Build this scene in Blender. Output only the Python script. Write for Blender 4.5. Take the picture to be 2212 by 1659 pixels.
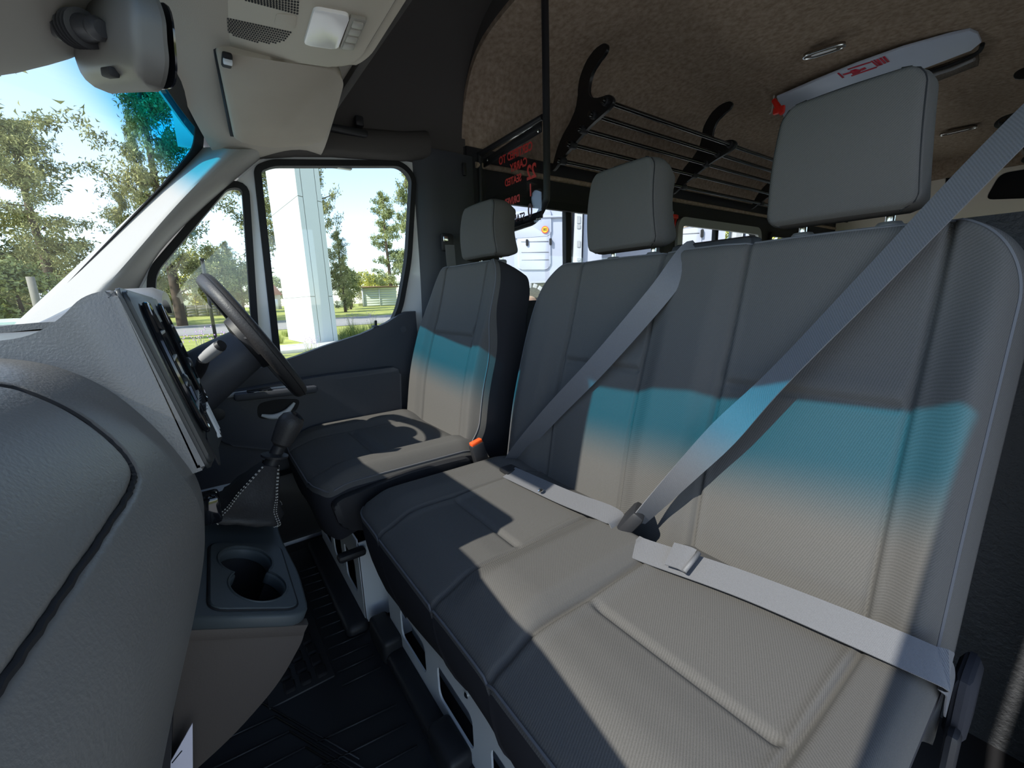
import bpy, bmesh, math, random
import numpy as np
from mathutils import Vector, Matrix

# ------------------------------------------------------------------ scene, camera, light
for o in list(bpy.data.objects): bpy.data.objects.remove(o)
scene = bpy.context.scene
COL = scene.collection
# van frame: +X towards the driver's door, +Y forwards, +Z up; cab floor z=0; centre line X=0
PCX, PCY, FPX = 1106.0, 829.5, 912.0
def _n(v): v = np.array(v, float); return v / np.linalg.norm(v)
AX = _n([434 - PCX, 664 - PCY, FPX])            # vanishing point of the van's cross direction
_r = np.array([2400 - PCX, 600 - PCY, FPX], float); _r = _n(_r - AX * (_r @ AX))
AY = -_r                                         # vanishing point of the long direction
AZ = np.cross(AX, AY)
WM = np.array([AX, AY, AZ])
CAM = np.array([-.77, .683, .88])
def hit(u, v, ax, val):
    d = WM @ np.array([u - PCX, v - PCY, FPX]); k = 'xyz'.index(ax)
    return CAM + d * ((val - CAM[k]) / d[k])
def hv(u, v, ax, val): return Vector(hit(u, v, ax, val))
cam_d = bpy.data.cameras.new('camera'); cam = bpy.data.objects.new('camera', cam_d); COL.objects.link(cam)
cam_d.sensor_fit = 'HORIZONTAL'; cam_d.sensor_width = 36.0; cam_d.lens = FPX / 2212 * 36.0
cam_d.clip_start = .01; cam_d.clip_end = 800
right, down, fwd = WM[:, 0], WM[:, 1], WM[:, 2]
M = Matrix((( right[0], -down[0], -fwd[0], CAM[0]), (right[1], -down[1], -fwd[1], CAM[1]), (right[2], -down[2], -fwd[2], CAM[2]), (0, 0, 0, 1)))
cam.matrix_world = M
scene.camera = cam

SUN_DIR = Vector((-.09, 1.0, .895)).normalized()     # towards the sun
sun_d = bpy.data.lights.new('sun', 'SUN'); sun_d.energy = 4.7; sun_d.angle = math.radians(.6); sun_d.color = (1, .95, .87)
sun = bpy.data.objects.new('sun', sun_d); COL.objects.link(sun)
sun.rotation_euler = SUN_DIR.to_track_quat('Z', 'Y').to_euler()
sun.location = (0, 30, 26)
world = bpy.data.worlds.new('sky'); scene.world = world; world.use_nodes = True
wn = world.node_tree.nodes; wl = world.node_tree.links; wn.clear()
wo = wn.new('ShaderNodeOutputWorld'); bg = wn.new('ShaderNodeBackground'); sk = wn.new('ShaderNodeTexSky')
sk.sky_type = 'NISHITA'; sk.sun_disc = False; sk.sun_elevation = math.radians(41); sk.sun_rotation = math.radians(-4)
sk.altitude = 1500; sk.air_density = 1.0; sk.dust_density = .3; sk.ozone_density = 1.0
bg.inputs['Strength'].default_value = .27
hsn = wn.new('ShaderNodeHueSaturation'); hsn.inputs['Saturation'].default_value = .86
wl.new(sk.outputs[0], hsn.inputs['Color']); wl.new(hsn.outputs[0], bg.inputs[0]); wl.new(bg.outputs[0], wo.inputs[0])
scene.view_settings.view_transform = 'Standard'; scene.view_settings.look = 'None'
scene.view_settings.gamma = 1.0; scene.view_settings.use_curve_mapping = False
scene.view_settings.exposure = 0.72

# ------------------------------------------------------------------ materials
MATS = {}
def mat(name, col, rough=.6, metal=0.0, spec=.4, noise=0.0, nscale=30, bump=0.0, bscale=300, bdist=.001, weave=None, col2=None, coat=0.0, axis=(1, 0, 0)):
    if name in MATS: return MATS[name]
    m = bpy.data.materials.new(name); m.use_nodes = True
    nt = m.node_tree; nd = nt.nodes; lk = nt.links
    b = nd['Principled BSDF']
    b.inputs['Base Color'].default_value = (*col, 1); b.inputs['Roughness'].default_value = rough
    b.inputs['Metallic'].default_value = metal; b.inputs['Specular IOR Level'].default_value = spec
    if coat: b.inputs['Coat Weight'].default_value = coat
    tc = nd.new('ShaderNodeTexCoord')
    colsock = None
    if noise or col2:
        nz = nd.new('ShaderNodeTexNoise'); nz.inputs['Scale'].default_value = nscale; nz.inputs['Detail'].default_value = 5
        lk.new(tc.outputs['Object'], nz.inputs['Vector'])
        rp = nd.new('ShaderNodeValToRGB'); rp.color_ramp.elements[0].position = .3; rp.color_ramp.elements[1].position = .7
        c2 = col2 if col2 else tuple(min(1, c * (1 + noise)) for c in col)
        c1 = col if col2 else tuple(c * (1 - noise) for c in col)
        rp.color_ramp.elements[0].color = (*c1, 1); rp.color_ramp.elements[1].color = (*c2, 1)
        lk.new(nz.outputs['Fac'], rp.inputs['Fac']); lk.new(rp.outputs['Color'], b.inputs['Base Color']); colsock = rp.outputs['Color']
    hs = []
    if weave:
        per, direc, amt = weave
        mp = nd.new('ShaderNodeVectorMath'); mp.operation = 'DOT_PRODUCT'; mp.inputs[1].default_value = direc
        lk.new(tc.outputs['Object'], mp.inputs[0])
        mu = nd.new('ShaderNodeMath'); mu.operation = 'MULTIPLY'; mu.inputs[1].default_value = 2 * math.pi / per
        lk.new(mp.outputs['Value'], mu.inputs[0])
        sn = nd.new('ShaderNodeMath'); sn.operation = 'SINE'; lk.new(mu.outputs[0], sn.inputs[0])
        nz2 = nd.new('ShaderNodeTexNoise'); nz2.inputs['Scale'].default_value = 900; nz2.inputs['Detail'].default_value = 2
        lk.new(tc.outputs['Object'], nz2.inputs['Vector'])
        ad = nd.new('ShaderNodeMath'); ad.operation = 'MULTIPLY_ADD'; ad.inputs[1].default_value = .25; ad.inputs[2].default_value = .1
        lk.new(sn.outputs[0], ad.inputs[0])
        ad2 = nd.new('ShaderNodeMath'); ad2.operation = 'ADD'; lk.new(ad.outputs[0], ad2.inputs[0]); lk.new(nz2.outputs['Fac'], ad2.inputs[1])
        mx = nd.new('ShaderNodeMix'); mx.data_type = 'RGBA'
        mx.inputs['A'].default_value = (*[c * (1 - amt) for c in col], 1); mx.inputs['B'].default_value = (*[c * (1 + amt) for c in col], 1)
        lk.new(ad2.outputs[0], mx.inputs['Factor']); lk.new(mx.outputs['Result'], b.inputs['Base Color'])
        hs.append((ad2.outputs[0], .0004, .6))
    if bump:
        nb = nd.new('ShaderNodeTexNoise'); nb.inputs['Scale'].default_value = bscale; nb.inputs['Detail'].default_value = 3
        lk.new(tc.outputs['Object'], nb.inputs['Vector']); hs.append((nb.outputs['Fac'], bdist, bump))
    prev = None
    for (sock, dist, st) in hs:
        bp = nd.new('ShaderNodeBump'); bp.inputs['Distance'].default_value = dist; bp.inputs['Strength'].default_value = st
        lk.new(sock, bp.inputs['Height'])
        if prev: lk.new(prev, bp.inputs['Normal'])
        prev = bp.outputs['Normal']
    if prev: lk.new(prev, b.inputs['Normal'])
    MATS[name] = m
    return m
def glass_mat(name, tint, gloss=.05, band=None):
    m = bpy.data.materials.new(name); m.use_nodes = True; nt = m.node_tree; nd = nt.nodes; lk = nt.links; nd.clear()
    out = nd.new('ShaderNodeOutputMaterial'); tr = nd.new('ShaderNodeBsdfTransparent'); gl = nd.new('ShaderNodeBsdfGlossy')
    gl.inputs['Roughness'].default_value = .02; mx = nd.new('ShaderNodeMixShader'); mx.inputs[0].default_value = gloss
    tr.inputs['Color'].default_value = (*tint, 1)
    if band:
        tc = nd.new('ShaderNodeTexCoord'); sp = nd.new('ShaderNodeSeparateXYZ'); lk.new(tc.outputs['Object'], sp.inputs[0])
        mr = nd.new('ShaderNodeMapRange'); mr.inputs['From Min'].default_value = band[0]; mr.inputs['From Max'].default_value = band[1]
        mr.interpolation_type = 'SMOOTHSTEP'
        # the band follows the bowed top edge of the glass
        sq = nd.new('ShaderNodeMath'); sq.operation = 'MULTIPLY'; lk.new(sp.outputs['X'], sq.inputs[0]); lk.new(sp.outputs['X'], sq.inputs[1])
        ma = nd.new('ShaderNodeMath'); ma.operation = 'MULTIPLY_ADD'; ma.inputs[1].default_value = .04; lk.new(sq.outputs[0], ma.inputs[0]); lk.new(sp.outputs['Z'], ma.inputs[2])
        lk.new(ma.outputs[0], mr.inputs['Value'])
        mc = nd.new('ShaderNodeMix'); mc.data_type = 'RGBA'; mc.inputs['A'].default_value = (*tint, 1); mc.inputs['B'].default_value = (*band[2], 1)
        lk.new(mr.outputs[0], mc.inputs['Factor']); lk.new(mc.outputs['Result'], tr.inputs['Color'])
    lk.new(tr.outputs[0], mx.inputs[1]); lk.new(gl.outputs[0], mx.inputs[2]); lk.new(mx.outputs[0], out.inputs['Surface'])
    MATS[name] = m; return m
W_TW = (1 / 1.414, 0, 1 / 1.414)
m_seat = mat('seat fabric', (.090, .086, .083), .95, spec=.12, weave=(.0027, (.8, .45, .4), .24))
m_bol = mat('seat bolster fabric', (.088, .084, .081), .95, spec=.12, weave=(.0022, (.5, .6, .62), .2))
m_side = mat('seat side cloth', (.032, .032, .038), .95, spec=.1, bump=.3, bscale=700, bdist=.0006)
m_pipe = mat('seat piping', (.10, .10, .11), .7)
m_dash = mat('dash plastic', (.14, .136, .132), .42, spec=.5, bump=.5, bscale=330, bdist=.0009)
m_pod = mat('pod plastic', (.14, .14, .142), .36, spec=.6, bump=.45, bscale=400, bdist=.0008, noise=.12, nscale=14)
m_podface = mat('pod face plastic', (.028, .031, .033), .4, spec=.4)
m_gloss = mat('gloss black plastic', (.008, .009, .012), .08, spec=.6)
m_blk = mat('black plastic', (.02, .02, .023), .5, spec=.35, bump=.25, bscale=420, bdist=.0006)
m_rub = mat('black rubber', (.016, .016, .018), .7, spec=.25)
m_trim = mat('door trim plastic', (.052, .056, .068), .55, spec=.35, bump=.35, bscale=420, bdist=.0007)
m_cons = mat('console plastic', (.06, .072, .078), .5, spec=.35, bump=.2, bscale=500, bdist=.0005)
m_consb = mat('console lower plastic', (.075, .062, .054), .6, spec=.3, bump=.3, bscale=420, bdist=.0006)
m_pil = mat('pillar trim plastic', (.31, .30, .29), .6, spec=.3, bump=.35, bscale=500, bdist=.0007)
m_head = mat('cab headliner', (.40, .365, .315), .85, spec=.15, bump=.25, bscale=500, bdist=.0006)
m_visor = mat('visor cloth', (.38, .338, .28), .85, spec=.15, bump=.25, bscale=600, bdist=.0005, noise=.05, nscale=8)
m_ovh = mat('overhead plastic', (.47, .42, .34), .6, spec=.3)
m_dark = mat('dark side lining', (.085, .078, .074), .9, spec=.12, bump=.2, bscale=350, bdist=.0008)
m_carp = mat('brown carpet lining', (.27, .20, .145), 1.0, spec=.05, col2=(.43, .335, .26), nscale=55, bump=.7, bscale=240, bdist=.003)
m_white = mat('white body paint', (.66, .67, .70), .3, spec=.5, coat=.3)
m_beige = mat('bare body panel', (.82, .74, .65), .5)
m_grey_m = mat('painted seat base steel', (.58, .61, .65), .38, metal=.0, spec=.5)
m_steel = mat('bright steel', (.75, .75, .74), .2, metal=1.0)
m_belt = mat('belt webbing', (.12, .12, .13), .55, spec=.5, weave=(.0016, (.7, .7, .1), .25))
m_red = mat('red plastic', (.75, .03, .02), .35)
m_orange = mat('orange red button', (.9, .10, .02), .3)
m_mat = mat('rubber floor mat', (.02, .021, .024), .5, spec=.4, bump=.15, bscale=300, bdist=.001)
m_leather = mat('black leather', (.034, .032, .033), .5, spec=.35, bump=.5, bscale=260, bdist=.0012)
m_stitch = mat('light stitching', (.5, .48, .45), .8)
m_grey = mat('light grey plastic', (.32, .32, .33), .5)
m_lens = mat('clear lamp lens', (.82, .78, .74), .15, spec=.5)
m_clear = glass_mat('clear plastic', (.93, .93, .95), .05)
m_win = glass_mat('side window glass', (.93, .96, .95), .035)
m_dwin = glass_mat('privacy glass', (.20, .20, .22), .05)
m_wind = glass_mat('windscreen glass', (.90, .93, .90), .045, band=(1.235, 1.315, (.012, .47, .74)))

# ------------------------------------------------------------------ object helpers
def tag(o, label=None, cat=None, group=None, kind=None):
    if label: o['label'] = label
    if cat: o['category'] = cat
    if group: o['group'] = group
    if kind: o['kind'] = kind
    return o
def thing(name, loc, label, cat, group=None, kind=None):
    o = bpy.data.objects.new(name, None); o.empty_display_size = .05; COL.objects.link(o); o.location = loc
    o.matrix_world = Matrix.Translation(Vector(loc))
    return tag(o, label, cat, group, kind)
def setp(o, parent):
    if parent is not None:
        o.parent = parent
        o.matrix_parent_inverse = wmat(parent).inverted()
    return o
def wmat(o):
    if o.parent is None: return Matrix.LocRotScale(o.location, o.rotation_euler, o.scale)
    return wmat(o.parent) @ o.matrix_parent_inverse @ Matrix.LocRotScale(o.location, o.rotation_euler, o.scale)
def link_mesh(name, me, m, parent=None, smooth=True):
    o = bpy.data.objects.new(name, me); COL.objects.link(o)
    if m is not None and len(me.materials) == 0: me.materials.append(m)
    if smooth and len(me.polygons): me.polygons.foreach_set('use_smooth', [True] * len(me.polygons))
    return setp(o, parent)
def from_bm(name, bm, m, parent=None, smooth=True, norm=True, sharp=40):
    if norm: bmesh.ops.recalc_face_normals(bm, faces=bm.faces)
    if smooth and sharp:
        a = math.radians(sharp)
        for e in bm.edges:
            if len(e.link_faces) == 2 and e.calc_face_angle(0) > a: e.smooth = False
    me = bpy.data.meshes.new(name); bm.to_mesh(me); bm.free()
    return link_mesh(name, me, m, parent, smooth)
def pyd(name, vs, fs, m, parent=None, smooth=True, sharp=40):
    me = bpy.data.meshes.new(name); me.from_pydata([tuple(v) for v in vs], [], fs)
    if sharp:
        bm = bmesh.new(); bm.from_mesh(me); bpy.data.meshes.remove(me)
        return from_bm(name, bm, m, parent, smooth, True, sharp)
    return link_mesh(name, me, m, parent, smooth)
def bm_box(bm, c, s, bev=0.0, rot=None, seg=2):
    r = bmesh.ops.create_cube(bm, size=1.0); vs = r['verts']
    for v in vs: v.co = Vector((v.co.x * s[0], v.co.y * s[1], v.co.z * s[2]))
    if bev > 0:
        es = list({e for v in vs for e in v.link_edges})
        rb = bmesh.ops.bevel(bm, geom=es, offset=bev, segments=seg, affect='EDGES', profile=.5)
        vs = list({v for f in rb['faces'] for v in f.verts} | {v for v in vs if v.is_valid})
    R = rot.to_matrix() if rot is not None else Matrix.Identity(3)
    for v in vs: v.co = R @ v.co + Vector(c)
    return bm
def box(name, c, s, m, parent=None, bev=0.004, rot=None, seg=2):
    return from_bm(name, bm_box(bmesh.new(), c, s, bev, rot, seg), m, parent)
def bm_tube(bm, pts, rad, seg=10, closed=False, caps=True):
    pts = [Vector(p) for p in pts]; n = len(pts)
    rads = rad if isinstance(rad, (list, tuple)) else [rad] * n
    rings = []; up = None
    for i, p in enumerate(pts):
        if closed: t = (pts[(i + 1) % n] - pts[i - 1]).normalized()
        else: t = (pts[min(i + 1, n - 1)] - pts[max(i - 1, 0)]).normalized()
        if up is None:
            up = Vector((0, 0, 1)) if abs(t.z) < .9 else Vector((1, 0, 0))
        s = t.cross(up).normalized(); up = s.cross(t).normalized()
        rings.append([bm.verts.new(p + (s * math.cos(a) + up * math.sin(a)) * rads[i]) for a in [2 * math.pi * k / seg for k in range(seg)]])
    for i in range(n if closed else n - 1):
        a, b = rings[i], rings[(i + 1) % n]
        for k in range(seg): bm.faces.new((a[k], a[(k + 1) % seg], b[(k + 1) % seg], b[k]))
    if caps and not closed:
        bm.faces.new(rings[0][::-1]); bm.faces.new(rings[-1])
    return bm
def tube(name, pts, rad, m, parent=None, seg=10, closed=False):
    return from_bm(name, bm_tube(bmesh.new(), pts, rad, seg, closed), m, parent)
def smooth_path(pts, n=8, closed=False):
    P = [Vector(p) for p in pts]; out = []; N = len(P)
    for i in range(N if closed else N - 1):
        if closed: p0, p1, p2, p3 = P[i - 1], P[i], P[(i + 1) % N], P[(i + 2) % N]
        else: p0, p1, p2, p3 = P[max(i - 1, 0)], P[i], P[i + 1], P[min(i + 2, N - 1)]
        for k in range(n):
            t = k / n
            out.append(.5 * ((2 * p1) + (-p0 + p2) * t + (2 * p0 - 5 * p1 + 4 * p2 - p3) * t * t + (-p0 + 3 * p1 - 3 * p2 + p3) * t ** 3))
    if not closed: out.append(P[-1])
    return out
def bm_lathe(bm, prof, origin, axis, seg=24):
    ax = Vector(axis).normalized(); u = ax.orthogonal().normalized(); w = ax.cross(u); O = Vector(origin); rings = []
    for (r, h) in prof:
        rings.append([bm.verts.new(O + ax * h + (u * math.cos(a) + w * math.sin(a)) * max(r, 1e-5)) for a in [2 * math.pi * k / seg for k in range(seg)]])
    for a, b in zip(rings, rings[1:]):
        for k in range(seg): bm.faces.new((a[k], a[(k + 1) % seg], b[(k + 1) % seg], b[k]))
    bm.faces.new(rings[0][::-1]); bm.faces.new(rings[-1])
    return bm
def lathe(name, prof, origin, axis, m, parent=None, seg=24):
    return from_bm(name, bm_lathe(bmesh.new(), prof, origin, axis, seg), m, parent)
def rounded(poly, r, seg=5):
    """round the corners of a 2D polygon; r is one radius or one per corner"""
    n = len(poly); out = []
    for i in range(n):
        p = Vector(poly[i]).to_2d(); a = Vector(poly[i - 1]).to_2d(); b = Vector(poly[(i + 1) % n]).to_2d()
        rr = r[i] if isinstance(r, (list, tuple)) else r
        da = (a - p); db = (b - p); la, lb = da.length, db.length
        if rr <= 0 or la < 1e-6 or lb < 1e-6: out.append(tuple(p)); continue
        q = min(rr, la * .48, lb * .48); s = p + da / la * q; e = p + db / lb * q
        for k in range(seg + 1):
            t = k / seg; out.append(tuple(s * (1 - t) ** 2 + p * 2 * t * (1 - t) + e * t * t))
    return out
def plate(name, outer, holes, thick, frame, m, parent=None, bev=0.0, smooth=False):
    """a flat plate with holes: outlines in the 2D frame (O, A, B), thickness along A x B, centred"""
    cu = bpy.data.curves.new('tmp', 'CURVE'); cu.dimensions = '2D'; cu.fill_mode = 'BOTH'; cu.extrude = thick / 2 - bev; cu.bevel_depth = bev; cu.bevel_resolution = 1
    for pl in [outer] + list(holes):
        sp = cu.splines.new('POLY'); sp.points.add(len(pl) - 1); sp.use_cyclic_u = True
        for k, p in enumerate(pl): sp.points[k].co = (p[0], p[1], 0, 1)
    ob = bpy.data.objects.new('tmp', cu)
    me = bpy.data.meshes.new_from_object(ob); bpy.data.objects.remove(ob); bpy.data.curves.remove(cu)
    O, A, B = (Vector(x) for x in frame); H = A.cross(B)
    for v in me.vertices: v.co = O + A * v.co.x + B * v.co.y + H * v.co.z
    me.name = name; me.materials.clear()
    return link_mesh(name, me, m, parent, smooth)
def text(name, s, size, frame, m, parent=None, thick=.0006, mirror=False, align='CENTER', tall=1.0, bold=.012):
    cu = bpy.data.curves.new('tmp', 'FONT'); cu.body = s; cu.size = size; cu.extrude = thick; cu.align_x = align; cu.align_y = 'CENTER'; cu.offset = size * bold
    ob = bpy.data.objects.new('tmp', cu); me = bpy.data.meshes.new_from_object(ob); bpy.data.objects.remove(ob); bpy.data.curves.remove(cu)
    O, A, B = (Vector(x) for x in frame); H = A.cross(B); k = -1 if mirror else 1
    for v in me.vertices: v.co = O + A * (v.co.x * k) + B * (v.co.y * tall) + H * v.co.z
    me.name = name; me.materials.clear()
    return link_mesh(name, me, m, parent, False)
def prism(name, pl, frame, d0, d1, m, parent=None, bev=0.0, sharp=35):
    O, A, B = (Vector(x) for x in frame); H = A.cross(B).normalized(); bm = bmesh.new()
    lo = [bm.verts.new(O + A * p[0] + B * p[1] + H * d0) for p in pl]; hi = [bm.verts.new(O + A * p[0] + B * p[1] + H * d1) for p in pl]
    n = len(pl)
    for i in range(n): bm.faces.new((lo[i], lo[(i + 1) % n], hi[(i + 1) % n], hi[i]))
    f1 = bm.faces.new(lo[::-1]); f2 = bm.faces.new(hi)
    if bev:
        es = list(set(f1.edges) | set(f2.edges))
        bmesh.ops.bevel(bm, geom=es, offset=bev, segments=2, affect='EDGES', profile=.5)
    return from_bm(name, bm, m, parent, sharp=sharp)
def grid(name, rows, m, parent=None, thick=0.0, sharp=50, thick_dir=None):
    """a surface through rows of points; with thick it gets a second skin and edges"""
    nr, nc = len(rows), len(rows[0]); vs = [Vector(p) for r in rows for p in r]; fs = []
    for i in range(nr - 1):
        for j in range(nc - 1): fs.append((i * nc + j, i * nc + j + 1, (i + 1) * nc + j + 1, (i + 1) * nc + j))
    if thick:
        N = len(vs); nrm = [Vector() for _ in vs]
        for f in fs:
            a, b, c, d = (vs[k] for k in f); q = (c - a).cross(d - b)
            for k in f: nrm[k] += q
        vs += [v - (Vector(thick_dir) if thick_dir else n.normalized()) * thick for v, n in zip(vs, nrm)]
        fs += [tuple(k + N for k in f[::-1]) for f in fs]
        loop = [j for j in range(nc)] + [i * nc + nc - 1 for i in range(1, nr)] + [(nr - 1) * nc + j for j in range(nc - 2, -1, -1)] + [i * nc for i in range(nr - 2, 0, -1)]
        for a, b in zip(loop, loop[1:] + loop[:1]): fs.append((a, a + N, b + N, b))
    return pyd(name, vs, fs, m, parent, True, sharp)
def ribbon(name, pts, wdirs, width, m, parent=None, thick=.0016, n=8):
    """a strap along pts; wdirs gives the direction of its width at each point"""
    P = smooth_path(pts, n); D = smooth_path(wdirs, n); bm = bmesh.new(); rings = []
    for i, p in enumerate(P):
        t = (P[min(i + 1, len(P) - 1)] - P[max(i - 1, 0)]).normalized(); d = D[i]; d = (d - t * d.dot(t)).normalized(); h = t.cross(d)
        rings.append([bm.verts.new(p + d * (sx * width / 2) + h * (sy * thick / 2)) for sx, sy in ((-1, -1), (1, -1), (1, 1), (-1, 1))])
    for a, b in zip(rings, rings[1:]):
        for k in range(4): bm.faces.new((a[k], a[(k + 1) % 4], b[(k + 1) % 4], b[k]))
    bm.faces.new(rings[0][::-1]); bm.faces.new(rings[-1])
    return from_bm(name, bm, m, parent)
def sst(x, a, b):
    t = min(1, max(0, (x - a) / (b - a))); return t * t * (3 - 2 * t)
def cinterp(x, pts):
    if x <= pts[0][0]: return pts[0][1]
    for (a, va), (b, vb) in zip(pts, pts[1:]):
        if x <= b: return va + (vb - va) * sst(x, a, b)
    return pts[-1][1]
def pad(nu, nv, outline, height, frame, thick, region, parent, side=('side_cloth', None), side_in=.0, roll=.02, side_bulge=.0):
    """an upholstered pad: front grid over outline(u,v)->(a,b), relief height(a,b), split into named pieces by region(a,b)->(name,mat);
    sides and back close it as one more piece. frame=(O,A,B,H)."""
    O, A, B, H = (Vector(x) for x in frame)
    ab = [[outline(i / nu, j / nv) for i in range(nu + 1)] for j in range(nv + 1)]
    V = []
    for j in range(nv + 1):
        w = abs(ab[j][nu][0] - ab[j][0][0])
        row = []
        for i in range(nu + 1):
            a, b = ab[j][i]; u = i / nu
            hb = abs(ab[nv][i][1] - ab[0][i][1])
            e = min(min(u, 1 - u) * w, min(abs(b - ab[0][i][1]), abs(ab[nv][i][1] - b)))
            h = height(a, b)
            if e < roll: h -= roll - math.sqrt(max(0, roll * roll - (roll - e) ** 2))
            row.append(O + A * a + B * b + H * h)
        V.append(row)
    arr = np.array([[tuple(p) for p in r] for r in V]); gn = np.cross(np.gradient(arr, axis=1), np.gradient(arr, axis=0)); gn /= np.linalg.norm(gn, axis=2)[..., None] + 1e-12
    if gn[nv // 2, nu // 2] @ np.array(H) < 0: gn = -gn
    pieces = {}
    for j in range(nv):
        for i in range(nu):
            a = (ab[j][i][0] + ab[j + 1][i + 1][0]) / 2; b = (ab[j][i][1] + ab[j + 1][i + 1][1]) / 2
            pieces.setdefault(region(a, b), []).append((i, j))
    flip = A.cross(B).dot(H) < 0
    objs = {}
    for key, cells in pieces.items():
        idx = {}; vs = []; fs = []
        def vid(i, j):
            if (i, j) not in idx: idx[(i, j)] = len(vs); vs.append(V[j][i])
            return idx[(i, j)]
        for (i, j) in cells:
            q = (vid(i, j), vid(i + 1, j), vid(i + 1, j + 1), vid(i, j + 1)); fs.append(q[::-1] if flip else q)
        objs[key] = pyd(key[0], vs, fs, key[1], parent, True, 0)
        nl = [None] * len(vs)
        for (i, j), k in idx.items(): nl[k] = tuple(gn[j, i])
        objs[key].data.normals_split_custom_set_from_vertices(nl)
    loop = [(i, 0) for i in range(nu)] + [(nu, j) for j in range(nv)] + [(i, nv) for i in range(nu, 0, -1)] + [(0, j) for j in range(nv, 0, -1)]
    ca = sum((V[j][i] for i, j in loop), Vector()) / len(loop)
    vs = []; fs = []; n = len(loop); K = 5
    for k in range(K + 1):
        t = k / K
        for (i, j) in loop:
            p = V[j][i]; q = ca - p; q -= H * q.dot(H); q = q.normalized() if q.length > 1e-6 else q
            vs.append(p - H * (thick * t) + q * (side_in * t * t - side_bulge * math.sin(math.pi * min(1, t * 1.1)) ))
    for k in range(K):
        for s in range(n):
            q = (k * n + s, k * n + (s + 1) % n, (k + 1) * n + (s + 1) % n, (k + 1) * n + s); fs.append(q if flip else q[::-1])
    fs.append([K * n + s for s in range(n)])
    sd = pyd(side[0], vs, fs, side[1], parent, True, 55)
    return objs, sd, V
# ------------------------------------------------------------------ the van's shell (the setting)
FX = lambda X: ((X, 0, 0), (0, 1, 0), (0, 0, 1))          # plane X = const, 2D = (Y, z)
def yz(X, pts): return [tuple(hit(u, v, 'x', X)[1:]) for u, v in pts]
def offset_poly(pl, d):
    n = len(pl); ar = sum(pl[i - 1][0] * pl[i][1] - pl[i][0] * pl[i - 1][1] for i in range(n)); s = 1 if ar > 0 else -1; out = []
    for i in range(n):
        a, p, b = (Vector(pl[k]) for k in (i - 1, i, (i + 1) % n))
        n1 = Vector(((p - a).y, -(p - a).x)).normalized() * s; n2 = Vector(((b - p).y, -(b - p).x)).normalized() * s
        m = (n1 + n2); m = m / max(.3, m.length_squared) * 2
        out.append(tuple(p + m * d))
    return out
# floor and firewall
fl = box('floor', (0, -1.7, -.03), (1.80, 5.75, .06), m_rub, None, 0); tag(fl, 'black rubber floor of the van under seats', 'floor', kind='structure')
fw = box('wall_front', (0, 1.14, .40), (1.74, .04, .86), m_blk, None, 0); tag(fw, 'dark lining of the front footwell below windscreen', 'wall', kind='structure')
# right rear side wall with its windows
WZ0, WZ1 = .85, 1.30
WINS = [(-1.62, -.42, -.888), (-2.85, -1.83, -2.30), (-4.15, -3.05, -3.6)]
def rect(a, b, c, d): return [(a, c), (b, c), (b, d), (a, d)]
m_wall = mat('side wall lining', (.022, .022, .025), .7, spec=.25, bump=.2, bscale=300, bdist=.001)
def side_wall(sx, nm, y_front, first):
    X = .90 * sx
    holes = [rounded(rect(a, b, WZ0, WZ1), .04) for a, b, _ in WINS]
    outer = rect(-4.45, y_front, -.05, 1.50)
    w = plate(nm, outer, holes, .05, FX(X), m_wall, None)
    tag(w, 'dark %s side wall lining behind the cab with window openings' % ('right' if sx > 0 else 'left'), 'wall', kind='structure')
    for k, (a, b, d) in enumerate(WINS):
        e = thing('window_%d' % (first + k), (X, (a + b) / 2, WZ0), '%s window in the %s side wall of the passenger area' % (('front', 'middle', 'rearmost')[k], 'right' if sx > 0 else 'left'), 'window', kind='structure')
        o = rounded(rect(a, b, WZ0, WZ1), .04)
        plate('window_frame', offset_poly(o, .025 if k != 1 else .04), [offset_poly(o, -.012)], .02, FX(X - sx * .035), m_rub if k != 1 else m_grey, e)
        box('divider', (X, d, (WZ0 + WZ1) / 2), (.03, .038, WZ1 - WZ0), m_rub, e, .003)
        for (p, q) in ((a, d - .019), (d + .019, b)):
            plate('pane', rounded(rect(p, q, WZ0, WZ1), .03), [], .004, FX(X), m_win, e)
    return w
side_wall(1, 'wall_right', -.30, 2)
side_wall(-1, 'wall_left', -.30, 5)
# rear wall of bare painted body panels
rw = thing('wall_rear', (0, -4.45, 0), 'beige painted rear body panels with dark door openings', 'wall', kind='structure')
FYr = ((0, -4.44, 0), (-1, 0, 0), (0, 0, 1))
def xz(Y, pts): return [(-p[0], p[2]) for p in (hit(u, v, 'y', Y) for u, v in pts)]
hole = rounded(xz(-4.44, [(2127, 432), (2160, 374), (2330, 346), (2330, 425)]), .05)
hole2 = xz(-4.44, [(2041, 440), (2043, 372), (2054, 372), (2052, 440)])
plate('body_panel', rect(-.9, .9, -.05, 1.92), [hole, hole2], .03, FYr, m_beige, rw)
box('door_opening', (0, -4.50, .95), (1.7, .04, 1.9), m_wall, rw, 0)
hd = plate('carpet_header', xz(-4.40, [(1200, 545), (1995, 393), (2250, 348), (2260, 250), (1100, 250)]), [], .03, ((0, -4.40, 0), (-1, 0, 0), (0, 0, 1)), m_carp, rw)
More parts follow.
